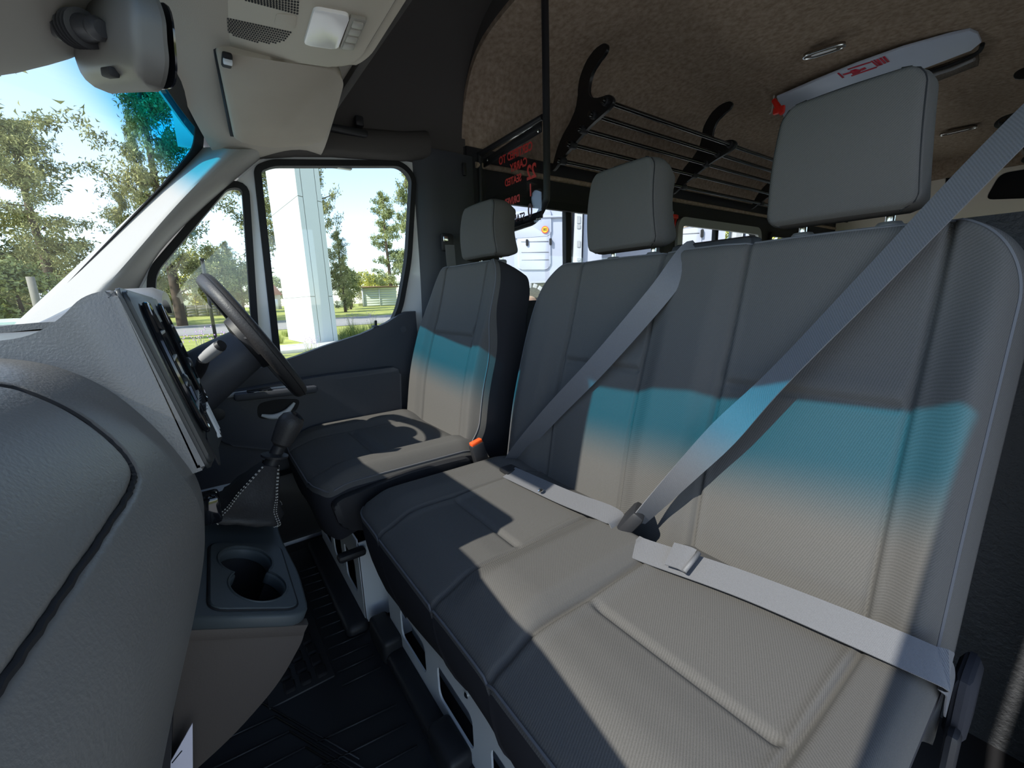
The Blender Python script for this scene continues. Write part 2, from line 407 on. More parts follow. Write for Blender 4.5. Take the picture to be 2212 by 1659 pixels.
# carpeted ceiling
def prof_pts(pf, n=6):
    h = smooth_path([(x, 0, z) for x, z in pf], n)
    return [(-p.x, p.z) for p in h] + [(p.x, p.z) for p in h[::-1][1:]]
pf_r = prof_pts([(.885, 1.435), (.882, 1.52), (.85, 1.63), (.76, 1.755), (.60, 1.815), (.3, 1.845), (0, 1.855)])
rows = [[(x, y, z + .012 * math.sin(y * 7 + x * 3) * (1 if abs(x) < .7 else 0)) for x, z in pf_r] for y in np.linspace(-.285, -4.43, 40)]
ce = grid('ceiling', rows, m_carp, None, .02, 60); tag(ce, 'brown speckled carpet lined ceiling of the passenger area', 'ceiling', kind='structure')
for sx in (1, -1):
    t = tube('trim_%d' % (1 if sx > 0 else 2), [(.872 * sx, y, 1.432) for y in np.linspace(-.34, -4.4, 12)], .012, m_carp)
    tag(t, 'rolled carpet edge along the top of the %s side wall' % ('right' if sx > 0 else 'left'), 'trim', kind='structure')
# raised cab ceiling
pf_c = prof_pts([(.885, 1.405), (.884, 1.47), (.87, 1.60), (.81, 1.75), (.68, 1.87), (.40, 1.94), (0, 1.96)])
rows = [[(x, y, z) for x, z in pf_c] for y in np.linspace(.42, -.30, 8)]
cc = grid('trim_3', rows, m_dark, None, .015, 60); tag(cc, 'smooth dark grey lining of the high roof above the cab', 'ceiling', kind='structure')
lip_o = [(-x, z) for x, z in pf_c]; lip_i = [(-x, z) for x, z in pf_r]
bm = bmesh.new(); n_ = len(lip_o)
va = [bm.verts.new((x * 1.02, -.287, z + .02)) for x, z in pf_c]; vb = [bm.verts.new((x, -.287, z)) for x, z in pf_r]
for i in range(n_ - 1): bm.faces.new((va[i], va[i + 1], vb[i + 1], vb[i]))
from_bm('join_lip', bm, m_dark, cc, True, True, 0)
# outer roof skin: front cap, top, sides
rf = thing('roof_skin', (0, -1.8, 1.9), 'white outer skin of the van roof above the windscreen', 'roof', kind='structure')
def yh(X): return .72 - .18 * X * X
grid('front_cap', [[(x, yh(x) + .03 - t * .45, 1.40 + t * .62 - .05 * (x / .86) ** 2) for x in np.linspace(-.9, .9, 13)] for t in np.linspace(0, 1, 6)], m_white, rf, .01)
box('roof_top', (0, -2.1, 2.03), (1.86, 4.85, .03), m_white, rf, 0)
for sx in (1, -1): box('roof_side', (.93 * sx, -1.97, 1.75), (.02, 5.0, .60), m_white, rf, 0)
box('roof_rear', (0, -4.53, 1.0), (1.86, .02, 2.1), m_white, rf, 0)
for sx in (1, -1): box('cap_side', (.905 * sx, .42, 1.68), (.02, .5, .66), m_white, rf, 0)
# cab headliner above the windscreen
rows = []
for x in np.linspace(-.88, .88, 45):
    r = []; s = sst(abs(x), .5, .88)
    for t in np.linspace(0, 1, 14):
        y = (yh(x) - .012) * (1 - t) + .28 * t
        r.append((x, y, 1.378 + .075 * sst(t, 0, .9) - s * (.062 + .02 * t)))
    rows.append(r)
hl = grid('trim_4', rows, m_head, None, .012, 60, (0, 0, -1)); tag(hl, 'pale grey moulded headliner over the windscreen', 'ceiling', kind='structure')
box('headliner_rear_edge', (0, .285, 1.52), (1.70, .02, .17), m_dark, hl, .004)
# windscreen
wd = thing('window_1', (0, 1.0, .84), 'raked windscreen with a blue tinted band along its top', 'windscreen', kind='structure')
def ws(X, z): return Vector((X, yh(X) + (1.36 - z) * .9, z))
def side_x(z): return .888 - (z - .84) * .05 - (.10 * sst(z, 1.29, 1.375) ** 2)
zs = list(np.linspace(.74, 1.28, 16)) + list(np.linspace(1.285, 1.378, 12))
rows = [[ws(side_x(z) * k, z) for k in np.linspace(-1, 1, 33)] for z in zs]
grid('glass', rows, m_wind, wd, 0, 0)
def strip(k0, k1, zz):  # black printed border
    return [[ws(side_x(z) * k0, z) + Vector((0, -.004, 0)), ws(side_x(z) * k1 - math.copysign(.050 + .02 * sst(z, 1.2, 1.36), k1), z) + Vector((0, -.004, 0))] for z in zz]
for sx in (1, -1): grid('black_border', strip(sx, sx, [z for z in zs if z > .8]), m_rub, wd, .003)
grid('black_border', [[ws(X, z) + Vector((0, -.005, 0)) for X in np.linspace(-.72, .72, 31)] for z in (1.39, 1.352)], m_rub, wd, .003)
# windscreen pillar trims
def pillar(sx, nm):
    inner = [hv(*p) for p in ((-60, 800, 'x', .852), (25, 712, 'x', .850), (160, 585, 'x', .847), (300, 452, 'x', .842), (405, 355, 'x', .835), (440, 318, 'x', .83))]
    ridge = [hv(*p) for p in ((70, 800, 'x', .752), (170, 685, 'x', .75), (280, 560, 'x', .748), (380, 445, 'x', .748), (470, 352, 'x', .755), (500, 322, 'x', .77))]
    outer = [hv(*p) for p in ((200, 800, 'x', .872), (285, 650, 'x', .872), (345, 545, 'x', .872), (440, 448, 'x', .872), (545, 357, 'x', .872), (585, 325, 'x', .872))]
    rows = []
    for a, b, c in zip(*(smooth_path(q, 5) for q in (inner, ridge, outer))):
        back = a + Vector((.03, .01, 0)); sec = smooth_path([back, a, (a + b) / 2 + Vector((-.006, -.006, 0)), b, (b + c) / 2 + Vector((-.012, -.012, 0)), c], 4)
        rows.append([Vector((p.x * sx, p.y, p.z)) for p in sec])
    o = grid(nm, rows, m_pil, None, .01 * sx, 60)
    tag(o, 'grey plastic trim of the %s windscreen pillar' % ('driver side' if sx > 0 else 'passenger side'), 'pillar trim', kind='structure')
    skin = [[Vector((p.x * sx, p.y, p.z)) for p in (c + Vector((.010, -.004, .0)), c + Vector((.085, -.01, .0)), a + Vector((.10, -.02, .0)), a + Vector((.06, -.012, .0)))] for a, c in zip(smooth_path(inner, 5), smooth_path(outer, 5))]
    grid('pillar_sun_block', skin, m_white, o, .006, 60)  # unseen outer strip, added to keep sun off the panel behind the bench
    return o
pr = pillar(1, 'trim_5'); pillar(-1, 'trim_6')
# door-post trims behind the seats
def bpost(sx, nm):
    pf = [(-.035, .892), (-.06, .872), (-.10, .855), (-.15, .85), (-.20, .848), (-.25, .852), (-.30, .868), (-.33, .895)]
    rows = []
    for z in np.linspace(0, 1.46, 30):
        k = .05 * sst(z, .3, 1.1)
        rows.append([(sx * (x + (.012 if z > .75 and -.26 < y < -.12 else 0)), y - k * .4 + .0, z) for y, x in pf])
    o = grid(nm, rows, m_trim, None, .012, 60); tag(o, 'dark grey plastic trim of the %s door post' % ('driver side' if sx > 0 else 'passenger side'), 'pillar trim', kind='structure')
    box('coat_hook', (sx * .835, -.262, 1.395), (.016, .016, .05), m_blk, o, .005)
    return o
bpost(1, 'trim_7'); bpost(-1, 'trim_8')
rl_rows = []
for y, z in ((.56, 1.315), (.48, 1.342), (.36, 1.367), (.24, 1.384), (.10, 1.396), (-.03, 1.41), (-.12, 1.43)):
    rl_rows.append([(.888, y, z), (.868, y, z - .004), (.845, y, z + .012), (.835, y, z + .04), (.85, y, z + .075), (.88, y, z + .09)])
rt_ = grid('trim_10', rl_rows, m_dark, None, .006, 60); tag(rt_, 'dark rail trim along the top of the driver door', 'trim', kind='structure')
bx = box('trim_9', (.895, -.34, .75), (.03, .10, 1.5), m_rub, None, .006); tag(bx, 'black strip standing in for the shaded gap between driver door post and side wall', 'trim', kind='structure')  # black strip in place of the shade inside the gap

# ------------------------------------------------------------------ driver's door
dr = thing('door_1', (.88, .45, .0), 'closed driver door with window, quarter light and dark trim panel', 'door', kind='structure')
XD = .89
Gm = rounded(yz(XD, [(563, 372), (590, 361), (862, 361), (886, 385), (876, 560), (858, 660), (800, 800), (612, 830)]), [.01, .02, .03, .05, .05, .03, .01, .01])
Gq = rounded(yz(XD, [(336, 660), (338, 590), (492, 408), (522, 408), (546, 760), (345, 760)]), [.01, .03, .03, .03, .01, .01])
Sm, Sq = offset_poly(Gm, .020), offset_poly(Gq, .020)
outer = yz(XD, [(912, 690), (909, 560), (910, 420), (906, 372), (885, 346), (700, 332), (545, 345), (420, 440), (330, 530), (288, 600), (270, 660)]) + [(1.02, .84), (1.08, .6), (1.08, 0), (-.04, 0)]
plate('door_frame', outer, [Sm, Sq], .03, FX(XD + .012), m_white, dr)
plate('window_seal', Sm, [Gm], .034, FX(XD), m_rub, dr)
plate('window_seal', Sq, [Gq], .034, FX(XD), m_rub, dr)
plate('window_pane', Gm, [], .004, FX(XD), m_win, dr)
plate('quarter_pane', Gq, [], .004, FX(XD), m_win, dr)
XT = .855
tp = yz(XT, [(899, 672), (878, 673), (862, 680), (838, 696), (780, 722), (700, 748), (640, 770), (560, 796), (480, 815)])
tp += [(.95, .72), (1.05, .70), (1.05, .03), (tp[0][0], .03)]
tpo = prism('trim_panel', tp, FX(XT), 0, .03, m_trim, dr, .006)
lathe('screw_cap', [(.013, 0), (.013, .003), (.011, .004)], (XT - .003, *yz(XT, [(871, 711)])[0]), (1, 0, 0), m_trim, tpo, 16)
lp = yz(XT + .012, [(811, 700)])[0]
lathe('lock_pin', [(.005, 0), (.005, .022), (.004, .026)], (XT + .012, lp[0], lp[1] - .012), (0, -.1, 1), m_rub, dr, 10)
lathe('lock_pin_collar', [(.016, 0), (.014, .006), (.006, .008)], (XT + .012, lp[0], lp[1] - .012), (0, -.1, 1), m_trim, dr, 16)
# raised lower door panel with its armrest, pull recess and pocket
XA = .80
ap = rounded(yz(XA, [(866, 792), (868, 905), (700, 985), (470, 960), (455, 850), (520, 845), (700, 812)]), [.03, .02, .05, .04, .02, .02, .06])
arm = prism('armrest_panel', ap, FX(XA), 0, .058, m_trim, dr, .008)
pl2 = yz(.79, [(520, 848), (660, 838), (664, 815), (520, 828)])
box('armrest_top', (.80, .52, .598), (.075, .24, .024), m_trim, dr, .008, Matrix.Rotation(math.radians(2), 4, 'X').to_quaternion())
box('window_switch', (.785, .57, .610), (.035, .07, .012), m_gloss, dr, .004)
sp = yz(XA - .004, [(472, 852), (640, 830), (645, 838), (474, 862)])
prism('bright_strip', sp, FX(XA - .004), 0, .006, m_grey_m, arm)
rc = rounded(yz(XA - .002, [(556, 872), (600, 862), (650, 862), (640, 890), (590, 905), (556, 905)]), .02)
prism('pull_recess', rc, FX(XA - .002), 0, .004, m_rub, arm)
tube('door_pull', smooth_path([hv(565, 897, 'x', .79), hv(592, 900, 'x', .785), hv(618, 890, 'x', .782), hv(636, 870, 'x', .79)], 6), [.004 + .006 * math.sin(math.pi * k / 18) for k in range(19)], m_grey_m, arm)
pk = rounded([(.02, .06), (.62, .06), (.66, .30), (.05, .33)], .05)
prism('door_pocket', pk, FX(.80), 0, .055, m_blk, dr, .01)
lathe('tweeter', [(.02, 0), (.02, .004), (.012, .006)], hv(470, 895, 'x', .80), (-1, 0, 0), m_blk, arm, 16)
# ------------------------------------------------------------------ seats
def gauss(d, w): return math.exp(-(d / w) ** 2)
BN, BF = -.722, .225                       # bench near and far edge
PA, PB = (-.637, -.38), (-.206, .037)      # the two seat panels
def top_outline(x0, x1, z0, z1, rn, rf, zrn, zrf):
    """outline with two rounded top corners; b runs z0..z1"""
    def f(u, v):
        v2 = 1 - (1 - v) ** 1.35; b = z0 + (z1 - z0) * v2
        def ins(r, zr):
            t = (b - (z1 - zr)) / zr
            return 0 if t <= 0 else r * (1 - math.sqrt(max(0, 1 - min(1, t) ** 2)))
        a0, a1 = x0 + ins(rn, zrn), x1 - ins(rf, zrf)
        return (a0 + (a1 - a0) * u, b)
    return f
bench = thing('passenger_bench', (-.25, .15, 0), 'dark grey two person passenger bench seat with high backrest', 'seat')
fr_b = ((0, 0, .40), (1, 0, 0), (0, -.224, .975), (0, .975, .224))
relief_b = [(-.722, .0), (-.69, .026), (-.645, .006), (-.625, 0), (-.40, 0), (-.375, .006), (-.33, .022), (-.26, .022), (-.212, .006), (-.19, 0), (.02, 0), (.04, .006), (.10, .028), (.15, .03), (.225, .004)]
def h_bench(a, b):
    k = 1 - .55 * sst(b, .35, .58)
    h = cinterp(a, relief_b) * k
    for s in (*PA, *PB): h -= .010 * gauss(a - s, .0042)
    inp = PA[0] < a < PA[1] or PB[0] < a < PB[1]
    if inp:
        d = b - .322; edge = min(abs(a - s) for s in (*PA, *PB)); k2 = sst(edge, .0, .015)
        h += (-.009 * gauss(d, .006) + .006 * (gauss((d - .018) / .02, 1))) * k2
        h += .006 * math.sin(math.pi * (a - (PA[0] if a < -.3 else PB[0])) / .25)
    h += .012 * gauss(b - .18, .16)
    return h
def reg_bench(a, b):
    if PA[0] < a < PA[1] or PB[0] < a < PB[1]: return ('back_panel_near', m_seat) if a < -.3 else ('back_panel_far', m_seat)
    if a < PA[0]: return ('bolster_near', m_bol)
    if a < PB[0]: return ('bolster_middle', m_bol)
    return ('bolster_far', m_bol)
backrest = thing('backrest', (-.25, -.05, .4), None, None); setp(backrest, bench)
RENAME = {'back_panel_near': 'back_panel', 'back_panel_far': 'back_panel', 'bolster_near': 'side_bolster', 'bolster_far': 'side_bolster', 'bolster_middle': 'centre_bolster'}
ob, sd, V = pad(236, 120, top_outline(BN, BF, -.10, .582, .10, .16, .12, .26), h_bench, fr_b, .115, reg_bench, backrest, ('back_shell', m_bol), .02, .022)
for k, o in ob.items(): o.name = RENAME[k[0]]
# stitched piping along the outer edge of the backrest
def pipe_loop(V, nu, nv, off, rad, parent, sides='LTR', H=Vector((0, 1, 0)), step=2, inset=2):
    pts = []
    if 'L' in sides: pts += [V[j][inset] for j in range(0, nv - inset, step)]
    if 'T' in sides: pts += [V[nv - inset][i] for i in range(inset, nu - inset, step)]
    if 'R' in sides: pts += [V[j][nu - inset] for j in range(nv - inset, 0, -step)]
    return tube('piping', [p + H * off for p in pts], rad, m_pipe, parent, 5)
pipe_loop(V, 236, 120, .0, .0022, backrest, 'LTR', inset=3)
# black plastic belt guide between the two seats on top
box('belt_guide', (-.295, -.165, .962), (.17, .05, .03), m_blk, bench, .012)
# cushions
relief_c = [(-.722, .004), (-.70, .012), (-.655, .010), (-.635, 0), (-.40, 0), (-.375, .006), (-.335, .024), (-.255, .024), (-.205, .006), (-.185, 0), (.03, 0), (.06, .008), (.12, .018), (.17, .014), (.225, 0)]
CA, CB = (-.652, -.372), (-.202, .058)
def h_cush(a, b):
    h = cinterp(a, relief_c) * (1 - .85 * sst(b, .33, .45))
    for s in (*CA, *CB): h -= .010 * gauss(a - s, .0042) * sst(b, -.02, .03)
    if CA[0] < a < CA[1] or CB[0] < a < CB[1]:
        edge = min(abs(a - s) for s in (*CA, *CB)); k2 = sst(edge, .0, .02)
        d = b - .268; h += (-.007 * gauss(d, .005) + .004 * sst(b, .27, .33) * (1 - sst(b, .36, .45))) * k2
        h += .006 * math.sin(math.pi * min(1, max(0, b / .27)))
    h -= .02 * sst(.06 - b, 0, .10); h -= .022 * sst(b, .355, .44) ** 1.5
    return h
def reg_cush(a, b):
    if CA[0] < a < CA[1]: return ('cushion_panel_near', m_seat)
    if CB[0] < a < CB[1]: return ('cushion_panel_far', m_seat)
    if a < CA[0]: return ('cushion_side_near', m_bol)
    if a < CB[0]: return ('cushion_middle', m_bol)
    return ('cushion_side_far', m_bol)
def out_cush(u, v):
    a = BN + (BF - BN) * u
    rear = -.03 + .115 * sst(a, -.40, -.35) * (1 - sst(a, -.235, -.185))
    front = .452
    for (s, x) in ((1, BF), (-1, BN)):
        d = abs(x - a)
        if d < .07: front -= .035 * (1 - math.sqrt(1 - (1 - d / .07) ** 2))
    v2 = v + .10 * math.sin(math.pi * v) * v
    return (a, rear + (front - rear) * v2)
cushion = thing('seat_cushion', (-.25, .2, .42), None, None); setp(cushion, bench)
ob, sd, V = pad(236, 110, out_cush, h_cush, ((0, 0, .424), (1, 0, 0), (0, 1, 0), (0, 0, 1)), .165, reg_cush, cushion, ('cushion_skirt', m_side), .05, .022)
REN2 = {'cushion_panel_near': 'cushion_panel', 'cushion_panel_far': 'cushion_panel', 'cushion_side_near': 'cushion_bolster', 'cushion_side_far': 'cushion_bolster', 'cushion_middle': 'cushion_divider'}
for k, o in ob.items(): o.name = REN2[k[0]]
tube('piping', [V[110 - 1][i] + Vector((0, .002, .0)) for i in range(2, 235, 2)], .0022, m_pipe, cushion, 5)
# steel base under the bench and its plastic feet
base = thing('base', (-.25, .2, 0), None, None); setp(base, bench)
FYb = ((0, .395, 0), (-1, 0, 0), (0, 0, 1))       # plane Y=const facing forwards: 2D = (-X, z)
def holes_row(x0, x1, z0, z1, n, gap):
    w = (x1 - x0 - gap * (n - 1)) / n
    return [rounded([(-(x0 + k * (w + gap)), z0), (-(x0 + k * (w + gap) + w), z0), (-(x0 + k * (w + gap) + w), z1), (-(x0 + k * (w + gap)), z1)], .02) for k in range(n)]
plate('front_sheet', [(.70, .0), (-.215, .0), (-.215, .235), (.70, .235)], holes_row(-.62, .13, .07, .15, 4, .06), .004, FYb, m_grey_m, base)
plate('inner_sheet', [(.68, .0), (-.20, .0), (-.20, .22), (.68, .22)], [], .004, ((0, .345, 0), (-1, 0, 0), (0, 0, 1)), m_grey_m, base)
for x in (-.66, .205): box('side_sheet', (x, .18, .12), (.006, .40, .23), m_grey_m, base, .001)
for x in (-.5, -.2, .1): lathe('rivet', [(.006, 0), (.006, .002), (.003, .004)], (x, .397, .185), (0, 1, 0), m_steel, base, 10)
bs = smooth_path([(x, .43 + .012 * math.sin(x * 21), .03) for x in np.linspace(-.72, .20, 12)], 3)
box('kick_moulding', (-.26, .415, .02), (.94, .05, .04), m_blk, base, .018, None, 4)
for (x, s) in ((.19, .12), (-.16, .10)): box('kick_foot', (x, .42, .035), (s, .05, .07), m_blk, base, .012, None, 3)

m_gd = mat('headrest guide plastic', (.13, .13, .135), .45)
def headrest(parent, x, y, z, w=.205, hgt=.19, t=.10, tilt=0.0, nm='headrest'):
    e = thing(nm, (x, y, z), None, None); setp(e, parent)
    c, s = math.cos(tilt), math.sin(tilt)
    B = Vector((0, -s, c)); H = Vector((0, c, s))
    def out(u, v):
        b = hgt * v
        r = .030
        ins = 0
        if b > hgt - r: ins = r * (1 - math.sqrt(max(0, 1 - ((b - hgt + r) / r) ** 2)))
        if b < .02: ins = .02 * (1 - math.sqrt(max(0, 1 - ((.02 - b) / .02) ** 2)))
        tp = .012 * (v)
        return ((-w / 2 + ins + tp) + (w - 2 * ins - 2 * tp) * u, b)
    def hh(a, b): return .012 * math.cos(a / w * 2.2) + .012 * math.sin(math.pi * b / hgt)
    ob, sd, V = pad(44, 40, out, hh, ((x, y, z), (1, 0, 0), B, H), t, lambda a, b: ('front_cover', m_bol), e, ('side_cover', m_bol), .018, .008, .006)
    pts = [V[j][1] for j in range(0, 41, 2)] + [V[39][i] for i in range(2, 43, 2)] + [V[j][43] for j in range(40, -1, -2)]
    hc = sum(pts, Vector()) / len(pts); tube('seam', [p - H * .004 + (p - hc).normalized() * .002 for p in pts], .0014, m_rub, e, 5)
    for sx in (-1, 1):
        px = x + sx * w * .29
        tube('post', [(px, y - t * .5, z + .02), (px, y - t * .5 + .002, z - .09)], .006, m_steel, e, 10)
        lathe('post_guide', [(.016, -.012), (.017, 0), (.014, .004), (.008, .005)], (px, y - t * .5, z - .015), (0, 0, 1), m_gd, e, 14)
    return e
headrest(bench, -.503, -.135, .984, .20, .185, .09, .02)
headrest(bench, -.083, -.135, .982, .205, .185, .09, .02)

# driver's seat
drv = thing('driver_seat', (.54, .25, 0), 'single driver seat in dark grey cloth beside the door', 'seat')
DX0, DX1 = .285, .80
DP = (.405, .685)
rel_d = [(.285, .0), (.315, .03), (.36, .022), (.398, .006), (.42, 0), (.66, 0), (.69, .006), (.73, .024), (.77, .03), (.80, .0)]
def h_dback(a, b):
    k = 1 - .6 * sst(b, .32, .56); h = cinterp(a, rel_d) * k
    for s in DP: h -= .009 * gauss(a - s, .0042)
    if DP[0] < a < DP[1]:
        d = b - .345; k2 = sst(min(abs(a - s) for s in DP), 0, .015); h += (-.009 * gauss(d, .006) + .006 * gauss(d - .02, .02)) * k2
    h += .016 * gauss(b - .2, .16)
    return h
db = thing('backrest', (.54, .05, .42), None, None); setp(db, drv)
def odback(u, v):
    a, b = top_outline(DX0, DX1, -.07, .60, .07, .07, .10, .10)(u, v)
    k = .045 * sst(b, .25, .60) + .03 * sst(.10 - b, 0, .17)
    return (.5425 + (a - .5425) * (1 - k / .26), b)
fr_d = ((0, .062, .42), (1, 0, 0), (0, -.235, .972), (0, .972, .235))
ob, sd, V = pad(150, 110, odback, h_dback, fr_d, .13, lambda a, b: ('back_panel', m_seat) if DP[0] < a < DP[1] else (('bolster_a', m_bol) if a < .5 else ('bolster_b', m_bol)), db, ('back_shell', m_side), .02, .022)
for k, o in ob.items():
    if k[0].startswith('bolster'): o.name = 'side_bolster'
pipe_loop(V, 150, 110, 0, .0022, db, 'LTR', inset=2)
dc = thing('seat_cushion', (.54, .3, .42), None, None); setp(dc, drv)
rel_dc = [(.275, .0), (.31, .022), (.36, .02), (.40, .004), (.42, 0), (.66, 0), (.685, .004), (.73, .02), (.77, .022), (.81, 0)]
def h_dc(a, b):
    h = cinterp(a, rel_dc) * (1 - .5 * sst(b, .38, .50))
    for s in (.40, .685): h -= .006 * gauss(a - s, .0045)
    if .40 < a < .685: h += (-.010 * gauss(b - .33, .006) + .006 * gauss(b - .30, .02)) * sst(min(abs(a - .40), abs(a - .685)), 0, .02)
    h -= .02 * sst(b, .42, .52) ** 1.5; h -= .03 * sst(.12 - b, 0, .12)
    return h
def odc(u, v):
    a = .275 + (.81 - .275) * u; f = .525
    for x in (.275, .81):
        d = abs(x - a)
        if d < .09: f -= .05 * (1 - math.sqrt(1 - (1 - d / .09) ** 2))
    return (a, .03 + (f - .03) * (v + .1 * math.sin(math.pi * v) * v))
ob, sd, V = pad(130, 90, odc, h_dc, ((0, 0, .447), (1, 0, 0), (0, 1, 0), (0, 0, 1)), .13, lambda a, b: ('cushion_panel', m_seat) if .40 < a < .685 else (('cb_a', m_bol) if a < .5 else ('cb_b', m_bol)), dc, ('cushion_skirt', m_side), .025, .022)
for k, o in ob.items():
    if k[0].startswith('cb'): o.name = 'cushion_bolster'
tube('piping', [V[89][i] for i in range(2, 129, 2)], .0022, m_pipe, dc, 5)
tube('piping', [V[j][1] for j in range(2, 89, 2)], .0022, m_pipe, dc, 5)
headrest(drv, .495, -.105, 1.014, .225, .175, .09, .05)
# plastic side cover, steel box and lever of the driver's seat
cov = rounded(yz(.262, [(716, 1092), (735, 1075), (800, 1050), (880, 1020), (960, 998), (1015, 985), (1015, 1060), (860, 1110), (800, 1142), (735, 1140)]), .02)
prism('side_cover', cov, FX(.262), -.012, .022, m_blk, drv, .006)
plate('base_sheet', [(-.29, .02), (-.80, .02), (-.80, .27), (-.29, .27)], holes_row(.34, .74, .08, .19, 3, .04), .004, ((0, .44, 0), (-1, 0, 0), (0, 0, 1)), m_grey_m, drv)
plate('base_side_sheet', rect(.06, .44, .02, .26), [rounded(rect(.12, .38, .09, .19), .03)], .004, FX(.292), m_grey_m, drv)
box('base_box', (.545, .24, .13), (.47, .34, .24), m_blk, drv, .004)
box('height_lever', (.275, .46, .245), (.03, .07, .02), m_blk, drv, .008)
box('kick_moulding', (.54, .465, .02), (.54, .06, .04), m_blk, drv, .018, None, 4)
# ------------------------------------------------------------------ seat belts
nb = thing('seat_belt', (-.31, .07, .43), 'grey seat belt across the near passenger seat fastened in its buckle', 'seat belt', 'bench seat belts')
Pb = Vector((-.305, .075, .448)); up_end = Vector((-.765, -.20, 1.155))
E_ = hv(2225, 255, 'y', -.14); p1, p2, p3, p4 = (Pb.lerp(E_, t) for t in (.2, .45, .72, .95)); up_end = Vector((-.838, -.20, 1.285))
wd_ = Vector((.50, -.50, .52))
ribbon('shoulder_strap', [Pb + Vector((-.01, .004, .012)), p1, p2, p3, E_, up_end], [Vector((.15, .9, .3)), Vector((.45, .6, .55)), wd_, wd_, wd_, Vector((.3, -.7, .2))], .046, m_belt, nb)
l0, l1, l2 = hv(1400, 1192, 'z', .446), hv(1620, 1268, 'z', .452), hv(1985, 1420, 'z', .455)
ribbon('lap_strap', [l0 + Vector((.035, 0, -.004)), l0, l1, l2, l2 + Vector((-.022, -.022, -.02)), l2 + Vector((-.026, -.05, -.07))], [Vector((0, .85, -.35))] * 4 + [Vector((0, .95, .1))] * 2, .046, m_belt, nb)
lf = hv(1462, 1208, 'z', .456)
dlap = (l1 - l0).normalized()
ribbon('strap_fold', [lf - dlap * .012 + Vector((0, 0, .006)), lf + dlap * .01 + Vector((0, 0, .007)), lf + dlap * .022 + Vector((0, 0, .005))], [Vector((0, .85, -.35))] * 3, .046, m_belt, nb)
tube('fold_roll', [lf + dlap * .024 + Vector((0, -.018, .013)), lf + dlap * .024 + Vector((0, .022, -.003))], .004, m_belt, nb, 8)
bd = (p1 - Pb).normalized(); q = bd.to_track_quat('Z', 'X')
bk = from_bm('buckle', bm_box(bmesh.new(), Pb + Vector((.004, .004, .010)) - bd * .006, (.026, .056, .074), .009, q), m_blk, nb)
box('buckle_button', tuple(Pb + Vector((.004, .004, .010)) - bd * .041), (.014, .036, .010), m_grey, bk, .003, q)
box('upper_anchor', (-.842, -.20, 1.30), (.03, .06, .08), m_blk, nb, .01)
mbt = thing('seat_belt', (.2, .03, .43), 'grey seat belt slanting across the middle passenger seat to its far corner', 'seat belt', 'bench seat belts')
t0 = hv(1500, 540, 'y', -.14); a0 = hv(1420, 640, 'y', -.075); a1 = hv(1290, 790, 'y', -.03); a2 = hv(1190, 895, 'y', .0); a3 = hv(1112, 985, 'y', .035)
wm = Vector((.416, .3, .488))
ribbon('shoulder_strap', [t0 + Vector((-.02, -.03, -.02)), t0 + Vector((0, 0, .004)), a0, a1, a2, a3, a3 + Vector((.025, -.01, -.04))], [Vector((.9, .1, .3)), Vector((.75, .15, .4)), wm, wm, Vector((.35, .45, .42)), Vector((.2, .7, .25)), Vector((.1, .9, .1))], .046, m_belt, mbt)
b0, b1, b2 = hv(1100, 1020, 'z', .444), hv(1215, 1072, 'z', .447), hv(1312, 1110, 'z', .458)
ribbon('lap_strap', [b0, b1, b2, b2 + Vector((-.028, .0, -.010)), b2 + Vector((-.036, .0, -.055))], [Vector((0, .9, -.3))] * 3 + [Vector((0, .95, .1))] * 2, .044, m_belt, mbt)
box('anchor_bracket', tuple(b0 + Vector((.012, -.01, .0))), (.04, .04, .012), m_blk, mbt, .004)
lathe('strap_button', [(.006, 0), (.006, .002), (.003, .003)], hv(1168, 1060, 'z', .449), (0, .3, .95), m_steel, mbt, 12)
dbk = thing('belt_buckle', (.255, .06, .40), 'black belt buckle with orange red button beside driver seat', 'buckle')
o = hv(1030, 958, 'x', .232); bq = Matrix.Rotation(math.radians(-14), 4, 'X').to_quaternion()
box('buckle_body', tuple(o + Vector((0, -.006, -.035))), (.026, .042, .075), m_blk, dbk, .006, bq)
box('release_button', tuple(o + Vector((0, .003, .004))), (.018, .036, .012), m_orange, dbk, .003, bq)
ribbon('buckle_stalk', [o + Vector((0, -.012, -.07)), o + Vector((.005, -.03, -.11)), o + Vector((.01, -.06, -.15))], [Vector((0, 1, 0))] * 3, .03, m_blk, dbk, .004)
db_ = thing('belt_upper_anchor', (.84, -.19, 1.1), 'black upper anchor of the driver belt on door post', 'seat belt')
an = hv(966, 524, 'x', .835)
box('anchor_cover', tuple(an), (.022, .055, .07), m_blk, db_, .01)
box('slot_plate', tuple(an + Vector((-.012, .012, .012))), (.006, .02, .022), m_steel, db_, .003)
ribbon('strap', [an + Vector((-.012, -.004, -.01)), an + Vector((-.014, -.008, -.14)), an + Vector((-.012, -.02, -.32)), an + Vector((-.01, -.03, -.55))], [Vector((0, 1, 0))] * 4, .042, m_belt, db_)
